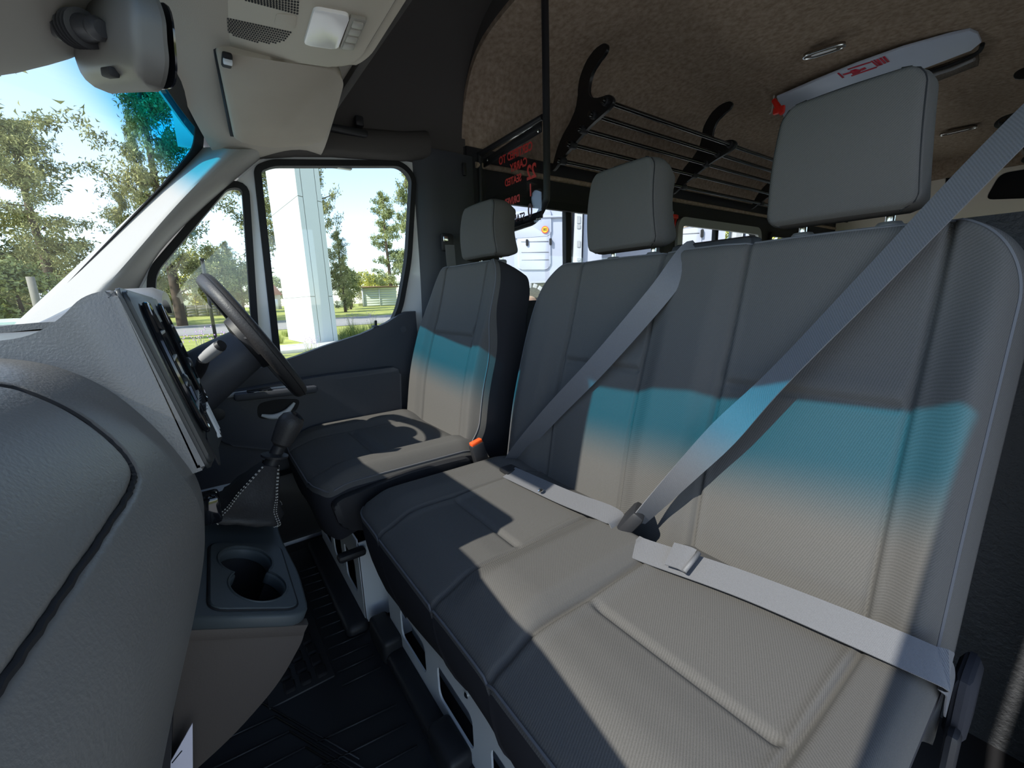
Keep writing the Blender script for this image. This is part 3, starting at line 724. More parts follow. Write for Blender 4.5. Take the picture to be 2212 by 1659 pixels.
# ------------------------------------------------------------------ dashboard
def hplane(u, v, P, N):
    d = Vector(WM @ np.array([u - PCX, v - PCY, FPX])); N = Vector(N); C = Vector(CAM)
    return C + d * ((Vector(P) - C).dot(N) / d.dot(N))
def to_px(P):
    c = (np.asarray(P, float) - CAM) @ WM
    return PCX + FPX * c[..., 0] / c[..., 2], PCY + FPX * c[..., 1] / c[..., 2]
dash = thing('dashboard', (0, .95, .45), 'grey grained dashboard under the windscreen with glovebox on passenger side', 'dashboard')
dprof = [(1.28, .848), (1.14, .851), (1.02, .850), (.92, .847), (.86, .842), (.815, .830), (.78, .804), (.752, .764), (.73, .718), (.716, .672), (.718, .618), (.742, .53), (.774, .44), (.806, .35), (.83, .29), (.88, .25)]
dp = [(p.x, p.y) for p in smooth_path([(a, b, 0) for a, b in dprof], 28)]
NX = 300
def dash_off(X): return .14 * max(0, (-.22 - X)) ** 1.0 + .12 * max(0, -.45 - X) ** 1.3
xs = np.linspace(-.165, -.845, NX)
G = np.array([[(X, y + dash_off(X) * sst(z, .30, .6) - .0 * X, z + .006 * sst(-X, .3, .8)) for (y, z) in dp] for X in xs])
ux, uy = to_px(G)
bnd = [(-420, 812), (-160, 815), (0, 830), (70, 848), (150, 884), (220, 932), (270, 980), (292, 1018), (288, 1050), (262, 1098), (140, 1283), (0, 1492), (-150, 1720), (-420, 2130)]
bl = [(p.x, p.y) for p in smooth_path([(a, b, 0) for a, b in bnd], 10)]
def inside(px, py, poly):
    r = np.zeros(px.shape, bool); n = len(poly)
    for i in range(n):
        x0, y0 = poly[i - 1]; x1, y1 = poly[i]
        c = ((y0 > py) != (y1 > py)) & (px < (x1 - x0) * (py - y0) / (y1 - y0 + 1e-12) + x0); r ^= c
    return r
cambehind = ((G - CAM) @ WM)[..., 2] < .03
ux = np.where(cambehind, -1e4, ux)
ins = inside(ux, uy, bl) | (cambehind & (G[..., 2] < .80) & (G[..., 2] > .5) & (G[..., 0] < -.4))
line3 = []
for (a, b) in bl:
    d = (ux - a) ** 2 + (uy - b) ** 2; fl_i = np.argsort(d, axis=None)[:6]; ii = np.unravel_index(fl_i, d.shape)
    if d[ii][0] < 400: wt = 1 / (d[ii] + .5); line3.append((G[ii] * wt[:, None]).sum(0) / wt.sum())
line3 = np.array(line3)
for _ in range(3): line3[1:-1] = (line3[:-2] + 2 * line3[1:-1] + line3[2:]) / 4
dm = np.full(G.shape[:2], 9.0)
for p, q in zip(line3, line3[1:]):
    for t in (0, .25, .5, .75): dm = np.minimum(dm, np.linalg.norm(G - (p * (1 - t) + q * t), axis=2))
nrm = np.cross(np.gradient(G, axis=0), np.gradient(G, axis=1)); nrm /= np.linalg.norm(nrm, axis=2)[..., None] + 1e-9
if nrm[NX // 2, 228][1] > 0: nrm = -nrm
G2 = G - nrm * (.004 * np.exp(-(dm / .0034) ** 2))[..., None]
def cells_obj(name, mask, m, parent):
    idx = -np.ones(G2.shape[:2], int); vs = []; fs = []
    for i in range(G2.shape[0] - 1):
        for j in range(G2.shape[1] - 1):
            if mask[i, j]:
                q = []
                for (a, b) in ((i, j), (i + 1, j), (i + 1, j + 1), (i, j + 1)):
                    if idx[a, b] < 0: idx[a, b] = len(vs); vs.append(G2[a, b])
                    q.append(int(idx[a, b]))
                fs.append(q)
    o = pyd(name, vs, fs, m, parent, True, 0); nl = [None] * len(vs)
    for a, b in np.argwhere(idx >= 0): nl[idx[a, b]] = tuple(GN[a, b])
    o.data.normals_split_custom_set_from_vertices(nl); return o
GN = np.cross(np.gradient(G2, axis=0), np.gradient(G2, axis=1)); GN /= np.linalg.norm(GN, axis=2)[..., None] + 1e-12
if GN[NX // 2, 228][1] > 0: GN = -GN
tube('lid_gap_shade', [Vector(p) - Vector(GN[tuple(np.unravel_index(np.argmin(np.linalg.norm(G - p, axis=2)), dm.shape))]) * .0018 for p in line3[2:-1]], .0024, m_rub, dash, 5)  # black bead laid in the groove to darken it like a shaded gap
dpas = cells_obj('dash_top', ~ins, m_dash, dash)
cells_obj('glovebox_lid', ins, m_dash, dash)
prism('dash_end', [(y, z) for y, z in dp[::6]] + [(1.28, .25)], FX(-.166), 0, .012, m_dash, dash, 0)
# driver side of the dash and the knee panel under the column
dprof2 = [(1.28, .85), (1.13, .852), (1.0, .855), (.88, .865), (.825, .85), (.80, .80), (.775, .72), (.765, .64), (.775, .55), (.82, .42), (.90, .30)]
dq = [(p.x, p.y) for p in smooth_path([(a, b, 0) for a, b in dprof2], 6)]
grid('dash_driver_side', [[(X, y, z) for y, z in dq] for X in np.linspace(.20, .85, 12)], m_dash, dash, .01)
grid('lower_centre_panel', [[(X, y, z) for y, z in ((.80, .72), (.775, .66), (.775, .55), (.77, .46), (.80, .30), (.90, .05))] for X in np.linspace(-.17, .32, 6)], m_blk, dash, .01)
# instrument hood
hood = []
for X in np.linspace(.33, .71, 17):
    k = math.sqrt(max(0, 1 - ((X - .52) / .195) ** 2)); hood.append([(X, y, .845 + (z - .845) * (k ** .6)) for y, z in ((.95, .85), (.88, .90), (.82, .925), (.765, .928), (.745, .918), (.748, .900), (.79, .895))])
grid('instrument_hood', hood, m_pod, dash, .004)
box('instrument_panel', (.52, .80, .86), (.32, .02, .10), m_gloss, dash, .004)
# centre pod with its control face
pod = thing('centre_pod', (.02, .85, .70), None, None); setp(pod, dash)
po = [(.7055, .690), (.753, .902), (.778, .8955), (.7985, .872), (.822, .857), (.87, .853), (1.02, .85), (1.02, .69), (.745, .682)]
por = rounded(po, [.004, .008, .02, .02, .02, .01, 0, 0, .02])
prism('pod_shell', por, FX(-.165), 0, .385, m_pod, pod, .008, 50)
Bf = Vector((0, .0475, .212)).normalized(); FF = (Vector((-.165, .7045, .688)), (1, 0, 0), Bf)
Hf = Vector((1, 0, 0)).cross(Bf)
def fface(off): return (Vector((-.165, .7045, .688)) + Hf * off, (1, 0, 0), Bf)
face = prism('control_face', rounded([(.006, .004), (.374, -.06), (.378, .212), (.004, .216)], .012), fface(0), 0, .007, m_podface, pod, .002)
prism('face_edge_line', rounded([(.002, .0), (.378, -.064), (.382, .216), (.0, .22)], .012), fface(-.001), 0, .004, m_podface, pod, .001)
def ring(name, pts, frame, off, rad, m, parent, n=6):
    O, A, B = (Vector(x) for x in frame); H = A.cross(B)
    return tube(name, smooth_path([O + A * a + B * b + H * off for a, b in pts], n, True), rad, m, parent, 8, True)
for x0 in (.075, .30):
    ov = [(x0 + .038 * math.cos(t), .115 + .085 * math.sin(t)) for t in np.linspace(0, 2 * math.pi, 20, endpoint=False)]
    v = prism('air_vent', ov, fface(.006), 0, .006, m_gloss, pod, .002)
    ring('vent_ring', ov, fface(.012), 0, .0035, m_gloss, pod, 3)
    for k in range(4): box('vent_blade', tuple(Vector(FF[0]) + Vector((x0, 0, 0)) + Bf * (.065 + k * .033) + Hf * .014), (.058, .004, .004), m_grey, pod, .001)
    lathe('vent_dial', [(.009, 0), (.009, .004), (.006, .006)], Vector(FF[0]) + Vector((x0, 0, 0)) + Bf * .10 + Hf * .012, Hf, m_podface, pod, 16)
prism('screen', rounded(rect(.13, .245, .08, .175), .006), fface(.006), 0, .003, m_gloss, pod)
prism('screen_bezel', rounded(rect(.120, .255, .068, .185), .008), fface(.005), 0, .003, m_podface, pod)
prism('button_bar', rounded(rect(.13, .245, .035, .06), .005), fface(.006), 0, .006, m_grey, pod)
for k in range(5): prism('button', rounded(rect(.134 + k * .022, .151 + k * .022, .039, .056), .003), fface(.012), 0, .003, m_gloss, pod)
prism('storage_slot', rounded(rect(.06, .34, -.02, .022), .008), fface(.0065), 0, .002, m_rub, pod)
for k in range(3): prism('slot_bar', rounded(rect(.25 + k * .03, .258 + k * .03, -.03, .024), .003), fface(.007), 0, .005, m_grey_m, pod)
text('face_lettering', 'SPRINTER', .016, fface(.008)[:1] and (Vector(FF[0]) + Vector((.17, 0, 0)) + Bf * .198 + Hf * .0075, (1, 0, 0), Bf), m_gloss, pod)
# ------------------------------------------------------------------ steering wheel and column
sw = thing('steering_wheel', (.52, .585, .795), 'thick black steering wheel seen edge on in front of driver seat', 'steering wheel')
wc = Vector((.52, .581, .795)); wu = Vector((0, .495, .869)); wn_ = Vector((0, -.869, .495)); wx = Vector((1, 0, 0))
bm = bmesh.new(); rings = []; NS, NT = 64, 14; R = .172
for k in range(NS):
    a = 2 * math.pi * k / NS; rd = wx * math.cos(a) + wu * math.sin(a); thick_ = 1 + .12 * abs(math.cos(a))
    rings.append([bm.verts.new(wc + rd * (R + .015 * thick_ * math.cos(b)) + wn_ * (.0185 * math.sin(b))) for b in [2 * math.pi * j / NT for j in range(NT)]])
for k in range(NS):
    a, b = rings[k], rings[(k + 1) % NS]
    for j in range(NT): bm.faces.new((a[j], a[(j + 1) % NT], b[(j + 1) % NT], b[j]))
rim = from_bm('rim', bm, m_leather, sw)
tube('rim_seam', [wc + (wx * math.cos(a) + wu * math.sin(a)) * (R + .0165) + wn_ * .004 for a in np.linspace(0, 2 * math.pi, 72, endpoint=False)], .0008, m_rub, rim, 4, True)
lathe('hub', [(.03, -.03), (.072, -.022), (.078, 0), (.070, .014), (.04, .022)], wc + wn_ * -.008, wn_, m_blk, sw, 28)
for a in (0, math.pi, -math.pi / 2):
    rd = wx * math.cos(a) + wu * math.sin(a); td = rd.cross(wn_)
    pts = [wc + rd * .06 - wn_ * .012, wc + rd * .12 - wn_ * .012, wc + rd * .165]
    ribbon('spoke', pts, [td] * 3, .045, m_blk, sw, .016)
col = thing('steering_column', (.52, .72, .72), None, None); setp(col, dash)
cdir = -wn_
def cring(d, w, h, dz=0): return [wc + cdir * d + wx * (w * math.cos(a)) + wu * (h * math.sin(a) + dz) for a in np.linspace(0, 2 * math.pi, 21)]
grid('column_shroud', [cring(.03, .035, .035), cring(.032, .085, .052, -.01), cring(.10, .10, .062, -.012), cring(.17, .105, .07, -.016), cring(.24, .10, .07, -.02)], m_trim, col, .003)
# lower shroud flank that catches the light
stk = thing('column_stalk', (.41, .66, .78), None, None); setp(stk, dash)
s0, s1, s2 = hv(428, 805, 'x', .40), hv(440, 775, 'x', .345), hv(474, 748, 'x', .315)
tube('stalk_arm', smooth_path([s0 + Vector((.06, .02, -.02)), s0, s1], 5), [.014, .0145, .014, .013, .013, .012, .012, .012, .012, .012, .012], m_blk, stk, 12)
tube('stalk_grip', [s1, s1.lerp(s2, .5), s2], [.0115, .0125, .0125], m_grey, stk, 12)
tube('stalk_end', [s2, s2 + (s2 - s1).normalized() * .008], [.0128, .0105], m_blk, stk, 12)
# ------------------------------------------------------------------ console with cup holders, gear lever
con = thing('centre_console', (.08, .68, .25), 'low centre console with twin cup holder jutting out below the dashboard', 'console')
sl = Vector((0, .916, .40)); sl = Vector((0, .13, .064)).normalized()      # top slopes down to the rear
CO = Vector((0, .62, .395)); ctop = (CO, (1, 0, 0), sl)
out_c = rounded([(-.105, .0), (.02, -.006), (.18, .005), (.31, -.004), (.33, .03), (.33, .18), (-.105, .18)], [.03, .03, .05, .03, .02, 0, 0])
cent = [(.055, .076), (-.026, .064)]; rr = .053
def cups():
    pts = []
    for k, (cx_, cy_) in enumerate(cent):
        for a in np.linspace(0, 2 * math.pi, 60, endpoint=False):
            p = (cx_ + rr * math.cos(a), cy_ + rr * .82 * math.sin(a))
            o = cent[1 - k]
            if math.hypot(p[0] - o[0], (p[1] - o[1]) / .82) >= rr: pts.append((math.atan2(p[1] - .066, p[0] - .012), p))
    pts.sort(); return [p for _, p in pts]
cup = cups()
plate('console_top', out_c, [cup], .02, (CO - Vector((0, 0, .0)), (1, 0, 0), sl), m_cons, con, .004)
ins_o = rounded([(-.092, .014), (.118, .012), (.128, .04), (.115, .128), (-.092, .132)], .02)
Hc = Vector((1, 0, 0)).cross(sl)
pan = plate('cup_panel', ins_o, [offset_poly(cup, .002)], .006, (CO + Hc * .0105, (1, 0, 0), sl), m_cons, con, .002)
tube('panel_groove', [CO + Vector((1, 0, 0)) * a + sl * b + Hc * .0105 for a, b in offset_poly(ins_o, .003)], .0016, m_rub, con, 5, True)
tube('cup_rim', [CO + Vector((1, 0, 0)) * a + sl * b + Hc * .0130 for a, b in cup], .0022, m_cons, pan, 5, True)
bm = bmesh.new(); lo = []; hi = []
for a, b in cup:
    hi.append(bm.verts.new(CO + Vector((a, 0, 0)) + sl * b + Hc * .008)); lo.append(bm.verts.new(CO + Vector((a * .97, 0, 0)) + sl * b - Hc * .10))
for i in range(len(cup)): bm.faces.new((hi[i], hi[(i + 1) % len(cup)], lo[(i + 1) % len(cup)], lo[i]))
bm.faces.new(lo)
from_bm('cup_well', bm, m_rub, con)
# flank: a band under the top and the brown body that narrows to the floor
def yz_at(b, d): p = CO + sl * b - Hc * d; return (p.y, p.z)
side_poly = [yz_at(-.004, .010), yz_at(.20, .010), (.92, .20), (.80, .225), (.735, .255), (.668, .305), (.628, .36)]
prism('console_body', rounded(side_poly, [.006, 0, 0, .02, .04, .03, .02]), FX(-.103), 0, .016, m_consb, con, .005)
edge_ = [side_poly[0]] + [(p.x, p.y) for p in smooth_path([(a, b, 0) for a, b in side_poly[:1:-1]], 5)]
grid('console_rear_wall', [[(X, y + .001, z) for y, z in edge_] for X in np.linspace(-.095, .325, 8)], m_consb, con, .006)
prism('console_band', [yz_at(-.007, .008), yz_at(.19, .008), yz_at(.19, .026), yz_at(-.005, .026)], FX(-.107), 0, .02, m_consb, con, .003)
gl = thing('gear_lever', (.22, .66, .44), 'gear lever with black leather boot and round knob on console', 'gear lever')
b_base = [hv(452, 1138, 'x', .10), hv(602, 1142, 'x', .13), hv(608, 1095, 'x', .27), hv(462, 1058, 'x', .31)]
gtop = hv(585, 1003, 'x', .22)
levels = []
for k, t in enumerate(np.linspace(0, 1, 9)):
    bulge = 1 + .10 * math.sin(t * 9) * (1 - t); c0 = sum(b_base, Vector()) / 4
    cc_ = c0.lerp(gtop, t) + Vector((0, .01 * math.sin(t * 3.1), -.012 * math.sin(t * math.pi)))
    ring_ = []
    for i in range(24):
        f = i / 6; s = int(f); w = f - s; p = b_base[s].lerp(b_base[(s + 1) % 4], w) - c0
        q = p.normalized() * .062 if p.length > 0 else p
        r_ = p.lerp(q, .35) * (1 - .74 * t ** 1.8) * bulge * (1 + .05 * math.sin(i * 2.1 + k * 1.7))
        ring_.append(cc_ + r_)
    levels.append(ring_ + [ring_[0]])
boot = grid('boot', levels, m_leather, gl, 0, 0)
for corner in (0, 6, 12):
    for sgn in (-1, 1):
        bm = bmesh.new(); path = [levels[k][(corner) % 24] + (levels[k][(corner + sgn) % 24] - levels[k][corner]) * .22 for k in range(9)]
        path = smooth_path(path, 6); c0 = sum(b_base, Vector()) / 4
        for i in range(0, len(path) - 1, 2):
            ofs = (path[i] - c0.lerp(gtop, i / len(path))).normalized() * .002
            bm_tube(bm, [path[i] + ofs, path[i].lerp(path[i + 1], .9) + ofs], .0011, 5)
        from_bm('stitching', bm, m_stitch, boot)
kn = hv(622, 925, 'x', .22); ax = (kn - gtop).normalized()
tube('shaft', [gtop - ax * .02, gtop + ax * .045], [.016, .012], m_blk, gl, 14)
lathe('reverse_collar', [(.012, -.004), (.026, 0), (.026, .004), (.013, .008)], gtop + ax * .018, (ax + Vector((0, .25, .1))).normalized(), m_blk, gl, 22)
lathe('knob', [(.013, 0), (.020, .006), (.0225, .022), (.025, .042), (.0255, .056), (.021, .068), (.010, .075)], gtop + ax * .042, ax, m_leather, gl, 26)
lathe('knob_cap', [(.017, 0), (.015, .004), (.006, .006)], gtop + ax * .108 + Vector((.0, -.008, .0)), (ax + Vector((0, -.7, .0))).normalized(), m_gloss, gl, 20)
dr_ = thing('dash_switch_box', (.18, .76, .47), None, None); setp(dr_, con)
box('socket_cover', tuple(hv(455, 1095, 'x', .12)), (.05, .03, .05), m_gloss, dr_, .006)
box('tray_edge', tuple(hv(490, 1058, 'x', .26)), (.06, .10, .006), m_grey_m, dr_, .003)
# ------------------------------------------------------------------ floor mat with moulded ribs
mt = thing('floor_mat', (.2, .6, 0), 'black moulded rubber floor mat in front of bench', 'floor mat')
box('mat_sheet', (.06, .69, .006), (1.50, .62, .012), m_mat, mt, .004)
def rib(p, q, w=.0028, h=.004):
    a, b = Vector(p), Vector(q); d = (b - a); L = d.length; ang = math.atan2(d.y, d.x)
    return box('rib', tuple((a + b) / 2), (L, w, h), m_mat, mt, .0, Matrix.Rotation(ang, 4, 'Z').to_quaternion())
for k in range(13):
    x = .66 - .044 * k
    rib((x, .455, .013), (x + .005, .545, .013))
for k in range(7):
    x0 = .20 - .055 * k; rib((x0, .62, .013), (x0 - .02, .46, .013)) if k > 2 else None
    rib((x0 + .02, .85, .013), (x0 + .005, .70 - .02 * k, .013)); rib((x0 + .005, .70 - .02 * k, .013), (x0 - .25, .56 - .02 * k, .013))
box('mat_lip', (.06, .415, .014), (1.46, .022, .022), m_mat, mt, .008)
rp = bmesh.new()
for i in range(9):
    for j in range(3): bm_box(rp, (.205 + .042 * i, .575 + .034 * j + .003 * i, .016), (.034, .024, .014), .004, None, 1)
gd = from_bm('grip_blocks', rp, m_rub, mt)
box('grip_frame', (.375, .62, .012), (.40, .14, .008), m_mat, mt, .004)
# folded paper in the side pocket near the camera
pa = thing('paper_sheet', (-.2, .79, .28), 'corner of a white paper sheet tucked below the dashboard edge', 'paper')
pq = [hv(416, 1562, 'x', -.13), hv(356, 1668, 'x', -.13), hv(350, 1720, 'x', -.13), hv(417, 1720, 'x', -.125)]
bm = bmesh.new(); lo = [bm.verts.new(p) for p in pq]; hi = [bm.verts.new(p + Vector((.0012, .0003, 0))) for p in pq]
bm.faces.new(lo); bm.faces.new(hi[::-1])
for i in range(4): bm.faces.new((lo[i], hi[i], hi[(i + 1) % 4], lo[(i + 1) % 4]))
sh = from_bm('sheet', bm, mat('white paper', (.72, .68, .76), .7), pa, False)
tube('pen_mark', [hv(372, 1648, 'x', -.1305), hv(385, 1632, 'x', -.1305), hv(393, 1622, 'x', -.1305)], .0008, m_gloss, sh, 4)
# ------------------------------------------------------------------ mirror and sensor cover
mir = thing('rear_view_mirror', (0, .75, 1.30), 'dark grey rear view mirror seen from its back', 'mirror')
eR, eL = hv(334, 78, 'x', -.11), hv(186, 108, 'x', .10)
Lx = (eL - eR); Ln = Lx.length; Lx.normalize(); Uz = (Vector((0, 0, 1)) - Lx * Lx.z).normalized(); Nb = Uz.cross(Lx); Nb = Nb if Nb.y > 0 else -Nb
mc = (eR + eL) / 2; mh = .098
mpoly_out = lambda u, v: None
def out_m(u, v):
    b = -mh / 2 + mh * v; r = .038; d = min(b + mh / 2, mh / 2 - b)
    ins = r * (1 - math.sqrt(max(0, 1 - (1 - min(d, r) / r) ** 2)))
    return ((-Ln / 2 + ins) + (Ln - 2 * ins) * u, b)
m_mir = mat('mirror housing plastic', (.085, .08, .076), .45, spec=.4, bump=.15, bscale=600, bdist=.0004)
pad(40, 30, out_m, lambda a, b: .026 * (1 - (2 * a / Ln) ** 4 * .6) * (1 - (2 * b / mh) ** 2 * .55), (mc, Lx, Uz, Nb), .004, lambda a, b: ('housing_back', m_mir), mir, ('housing_rim', m_mir), 0, .018)
fo = rounded([(-Ln / 2 + .006, -mh / 2 + .006), (Ln / 2 - .006, -mh / 2 + .006), (Ln / 2 - .006, mh / 2 - .006), (-Ln / 2 + .006, mh / 2 - .006)], .03)
prism('mirror_face', fo, (mc - Nb * .021, Lx, Uz), -.001, .001, m_gloss, mir)
sp_ = hplane(238, 157, mc + Nb * .019, Nb)
box('dipping_lever', tuple(sp_), (.030, .010, .010), m_rub, mir, .002, Lx.to_track_quat('X', 'Z'))
mount0 = hplane(212, 62, mc + Nb * .03, Nb)
hs = thing('sensor_cover', (0, .84, 1.25), 'large smooth grey sensor cover at the top centre of windscreen', 'sensor cover')
rows = []
for X in np.linspace(-.155, .13, 25):
    r = []; t = (X + .0125) / .1425
    for k, z in enumerate(np.linspace(1.150, 1.385, 20)):
        q = 1 - (1 - (z - 1.150) / .235) ** 4
        s = max(0., 1 - abs(t) ** 4); d = .085 * (max(0, s) ** .5) * (max(0, min(1, (z - 1.150 - .03 * t * t) / .05)) ** .5)
        p = ws(X, z); r.append((X, p.y - .006 - d, z))
    rows.append(r)
m_sens = mat('sensor cover plastic', (.24, .225, .205), .6, spec=.3)
grid('cover', rows, m_sens, hs, 0, 60)
m0, m1 = hv(128, 62, 'x', .0), mount0
dm_ = (m1 - m0); LL = dm_.length
prof = [(.012, 0)]
for k in range(5): prof += [(.017, .02 + LL * .09 * k), (.019, .02 + LL * .09 * k + LL * .05), (.014, .02 + LL * .09 * k + LL * .06)]
prof += [(.012, LL * .8), (.010, LL)]
lathe('ribbed_mount', prof, m0, dm_, m_blk, mir, 22)
lathe('ball_joint', [(.006, 0), (.011, .006), (.012, .012), (.008, .02)], m1 - dm_.normalized() * .012, dm_, m_blk, mir, 18)
# dash camera hanging by the cover
# ------------------------------------------------------------------ overhead console, visor, handle
oc = thing('overhead_console', (0, .48, 1.42), 'beige overhead console with speaker grilles and reading lamp', 'overhead console')
FZ = lambda z: ((0, 0, z), (1, 0, 0), (0, 1, 0))
oo = rounded([(-.42, .64), (.355, .645), (.412, .59), (.340, .335), (.26, .305), (-.40, .315)], [.05, .04, .05, .05, .05, .05])
ZO = 1.405
fr_o = prism('frame', oo, FZ(ZO), 0, .055, m_ovh, oc, .012, 60)
ino = offset_poly(oo, -.020)
prism('panel', ino, FZ(ZO - .006), 0, .012, m_ovh, oc, .003)
tube('panel_gap', [Vector((a, b, ZO - .0005)) for a, b in offset_poly(oo, -.0185)], .0022, m_rub, oc, 5, True)
ZP = ZO - .006
def pxy(u, v, z=ZP): p = hit(u, v, 'z', z); return (p[0], p[1])
def grille(nm, quad, nr, nc):
    """rows of small dark slots between four corners given in plan"""
    bm = bmesh.new(); q = [Vector(pxy(*p)) for p in quad]
    for j in range(nr):
        for i in range(nc):
            u, v = (i + .5) / nc, (j + .5) / nr
            if nm == 'a' and (v > .55 + .45 * math.sin(math.pi * min(1, u * 1.02)) ** .6): continue
            p = q[0].lerp(q[1], u).lerp(q[3].lerp(q[2], u), v)
            bm_box(bm, (p.x, p.y, ZP - .0002), (.0048, .0032, .001), 0)
    o = from_bm('speaker_grille', bm, m_rub, oc, False); o['kind'] = 'stuff'; return o
grille('a', [(478, 35), (632, 68), (600, 106), (452, 62)], 9, 26)
grille('b', [(524, -18), (648, -12), (645, 33), (528, 0)], 7, 18)
def plan_px(px, z=ZP): return [pxy(u, v, z) for u, v in px]
def zprism(name, px, d, m, parent, r=.006, z=ZP): return prism(name, rounded(plan_px(px, z), r), FZ(z), -d, 0.002, m, parent, .001)
zprism('cover_cap', [(597, 28), (641, 33), (637, 62), (592, 52)], .0012, m_ovh, oc)
m_lit = mat('lamp lens milk', (.85, .82, .80), .2, spec=.5)
ln = zprism('lamp_lens', [(678, 12), (756, 27), (728, 101), (655, 90)], .006, m_lit, oc, .012)
swp = mat('switch bar plastic', (.28, .26, .22), .5)
zprism('switch_bar', [(757, 30), (792, 38), (762, 104), (733, 101)], .005, swp, oc, .004)
for k in range(4):
    t0, t1 = k / 4 + .03, (k + 1) / 4 - .03
    L0, L1 = Vector((763, 36)), Vector((737, 99)); R0, R1 = Vector((786, 41)), Vector((760, 102))
    zprism('switch', [tuple(L0.lerp(L1, t0)), tuple(R0.lerp(R1, t0)), tuple(R0.lerp(R1, t1)), tuple(L0.lerp(L1, t1))], .008, mat('switch plastic', (.36, .335, .29), .45), oc, .003)
vis = thing('sun_visor', (.58, .46, 1.38), 'beige cloth sun visor folded up above the driver window', 'sun visor')
vP, vN = Vector((.37, .55, 1.392)), Vector((.16, .10, 1)).normalized()
vpx = [(464, 100), (600, 122), (728, 142), (741, 170), (728, 220), (700, 290), (680, 306), (590, 312), (545, 306), (505, 296)]
vO = vP; vA = Vector((1, 0, 0)) - vN * vN.x; vA.normalize(); vB = vN.cross(vA)
def vpt(u, v): p = hplane(u, v, vP, vN) - vO; return (p.dot(vA), p.dot(vB))
vpoly = rounded([vpt(*p) for p in vpx], .018)
prism('visor_board', vpoly, (vO, vA, vB), -.010, .012, m_visor, vis, .007, 60)
clip = hplane(490, 130, vP - vN * .014, vN)
box('clip', tuple(clip), (.05, .018, .012), m_rub, vis, .004)
box('clip_tongue', tuple(clip + Vector((-.012, .0, -.008))), (.014, .016, .008), m_grey_m, vis, .002)
rec = [vpt(*p) for p in ((458, 92), (470, 94), (512, 298), (498, 296))]
prism('pivot_gap', rec, (vO, vA, vB), .002, .010, m_rub, vis)
frame_px = [(452, 86), (745, 138), (752, 175), (706, 306), (800, 306), (802, 314), (690, 318), (500, 306), (488, 290)]
gh = thing('grab_recess', (.85, .2, 1.44), 'black clothes hook tray beside the sun visor above driver door', 'hook')
box('tray', tuple(hv(752, 285, 'x', .835)), (.05, .125, .022), m_blk, gh, .008)
box('hook_block', tuple(hv(775, 263, 'x', .845)), (.03, .03, .035), m_blk, gh, .008)
# ------------------------------------------------------------------ black rail with the clear notice panel behind the driver
rl = thing('partition_rail', (.65, -.35, 1.2), 'black tube rail with clear notice panel behind the driver seat', 'rail')
YR = -.36
pole = [Vector((hit(1179, 150, 'y', YR)[0], YR, 1.845)), hv(1179, 150, 'y', YR), hv(1181, 400, 'y', YR), hv(1176, 440, 'y', YR), hv(1155, 475, 'y', YR), hv(1120, 490, 'y', YR), hv(1030, 520, 'y', YR)]
tube('pole', smooth_path(pole, 6), .0125, m_blk, rl, 12)
pb0, pb1 = hv(1036, 333, 'y', YR), hv(1172, 253, 'y', YR)
tube('top_bar', [pb0 + Vector((.02, 0, 0)), pb1], .010, m_blk, rl, 12)
tube('side_bar', [pb0, hv(1042, 520, 'y', YR)], .010, m_blk, rl, 12)
FR = ((0, YR + .016, 0), (-1, 0, 0), (0, 0, 1))       # faces forwards (+Y): 2D = (-X, z)
pp = xz(YR + .016, [(1048, 352), (1168, 278), (1170, 478), (1050, 505)])
plate('clear_panel', rounded(pp, .008), [], .004, FR, m_clear, rl)
prism('panel_strip', xz(YR + .014, [(1046, 345), (1170, 262), (1170, 285), (1046, 362)]), FR, -.004, .002, m_blk, rl)
prism('panel_strip', xz(YR + .014, [(1105, 478), (1172, 455), (1172, 470), (1105, 495)]), FR, -.004, .002, m_blk, rl)
tube('bright_edge', [hv(1040, 338, 'y', YR + .013), hv(1170, 262, 'y', YR + .013)], .0018, m_steel, rl, 6)
for (u, v) in ((1054, 346), (1163, 283), (1161, 473), (1167, 472)): lathe('screw', [(.005, 0), (.005, .003), (.002, .005)], hv(u, v, 'y', YR + .02), (0, 1, 0), m_steel, rl, 10)
m_txt = mat('red lettering', (.45, .03, .03), .5)
m_txt2 = mat('dark lettering', (.05, .01, .012), .5)
def notice(s, u, v, hpx, u0=None, m=None):
    p = hv(u, v, 'y', YR + .02); d = (p - Vector(CAM)).length
    # printed for people in the passenger area, so it reads reversed from the cab
    text('lettering', s, hpx / FPX * d * 1.3, (p, (-1, 0, 0), (0, 0, 1)), m or m_txt, rl, .0004, True, 'CENTER', 1.2, .028)
notice('CERTIFIED TO', 1112, 333, 13); notice('CARRY', 1120, 357, 13); notice('22', 1148, 372, 23); notice('SEATED', 1108, 390, 12)
notice('1', 1146, 412, 20); notice('DRIVER', 1106, 434, 12); notice('0', 1145, 456, 22, m=m_txt2); notice('STANDING', 1108, 474, 12, m=m_txt2)
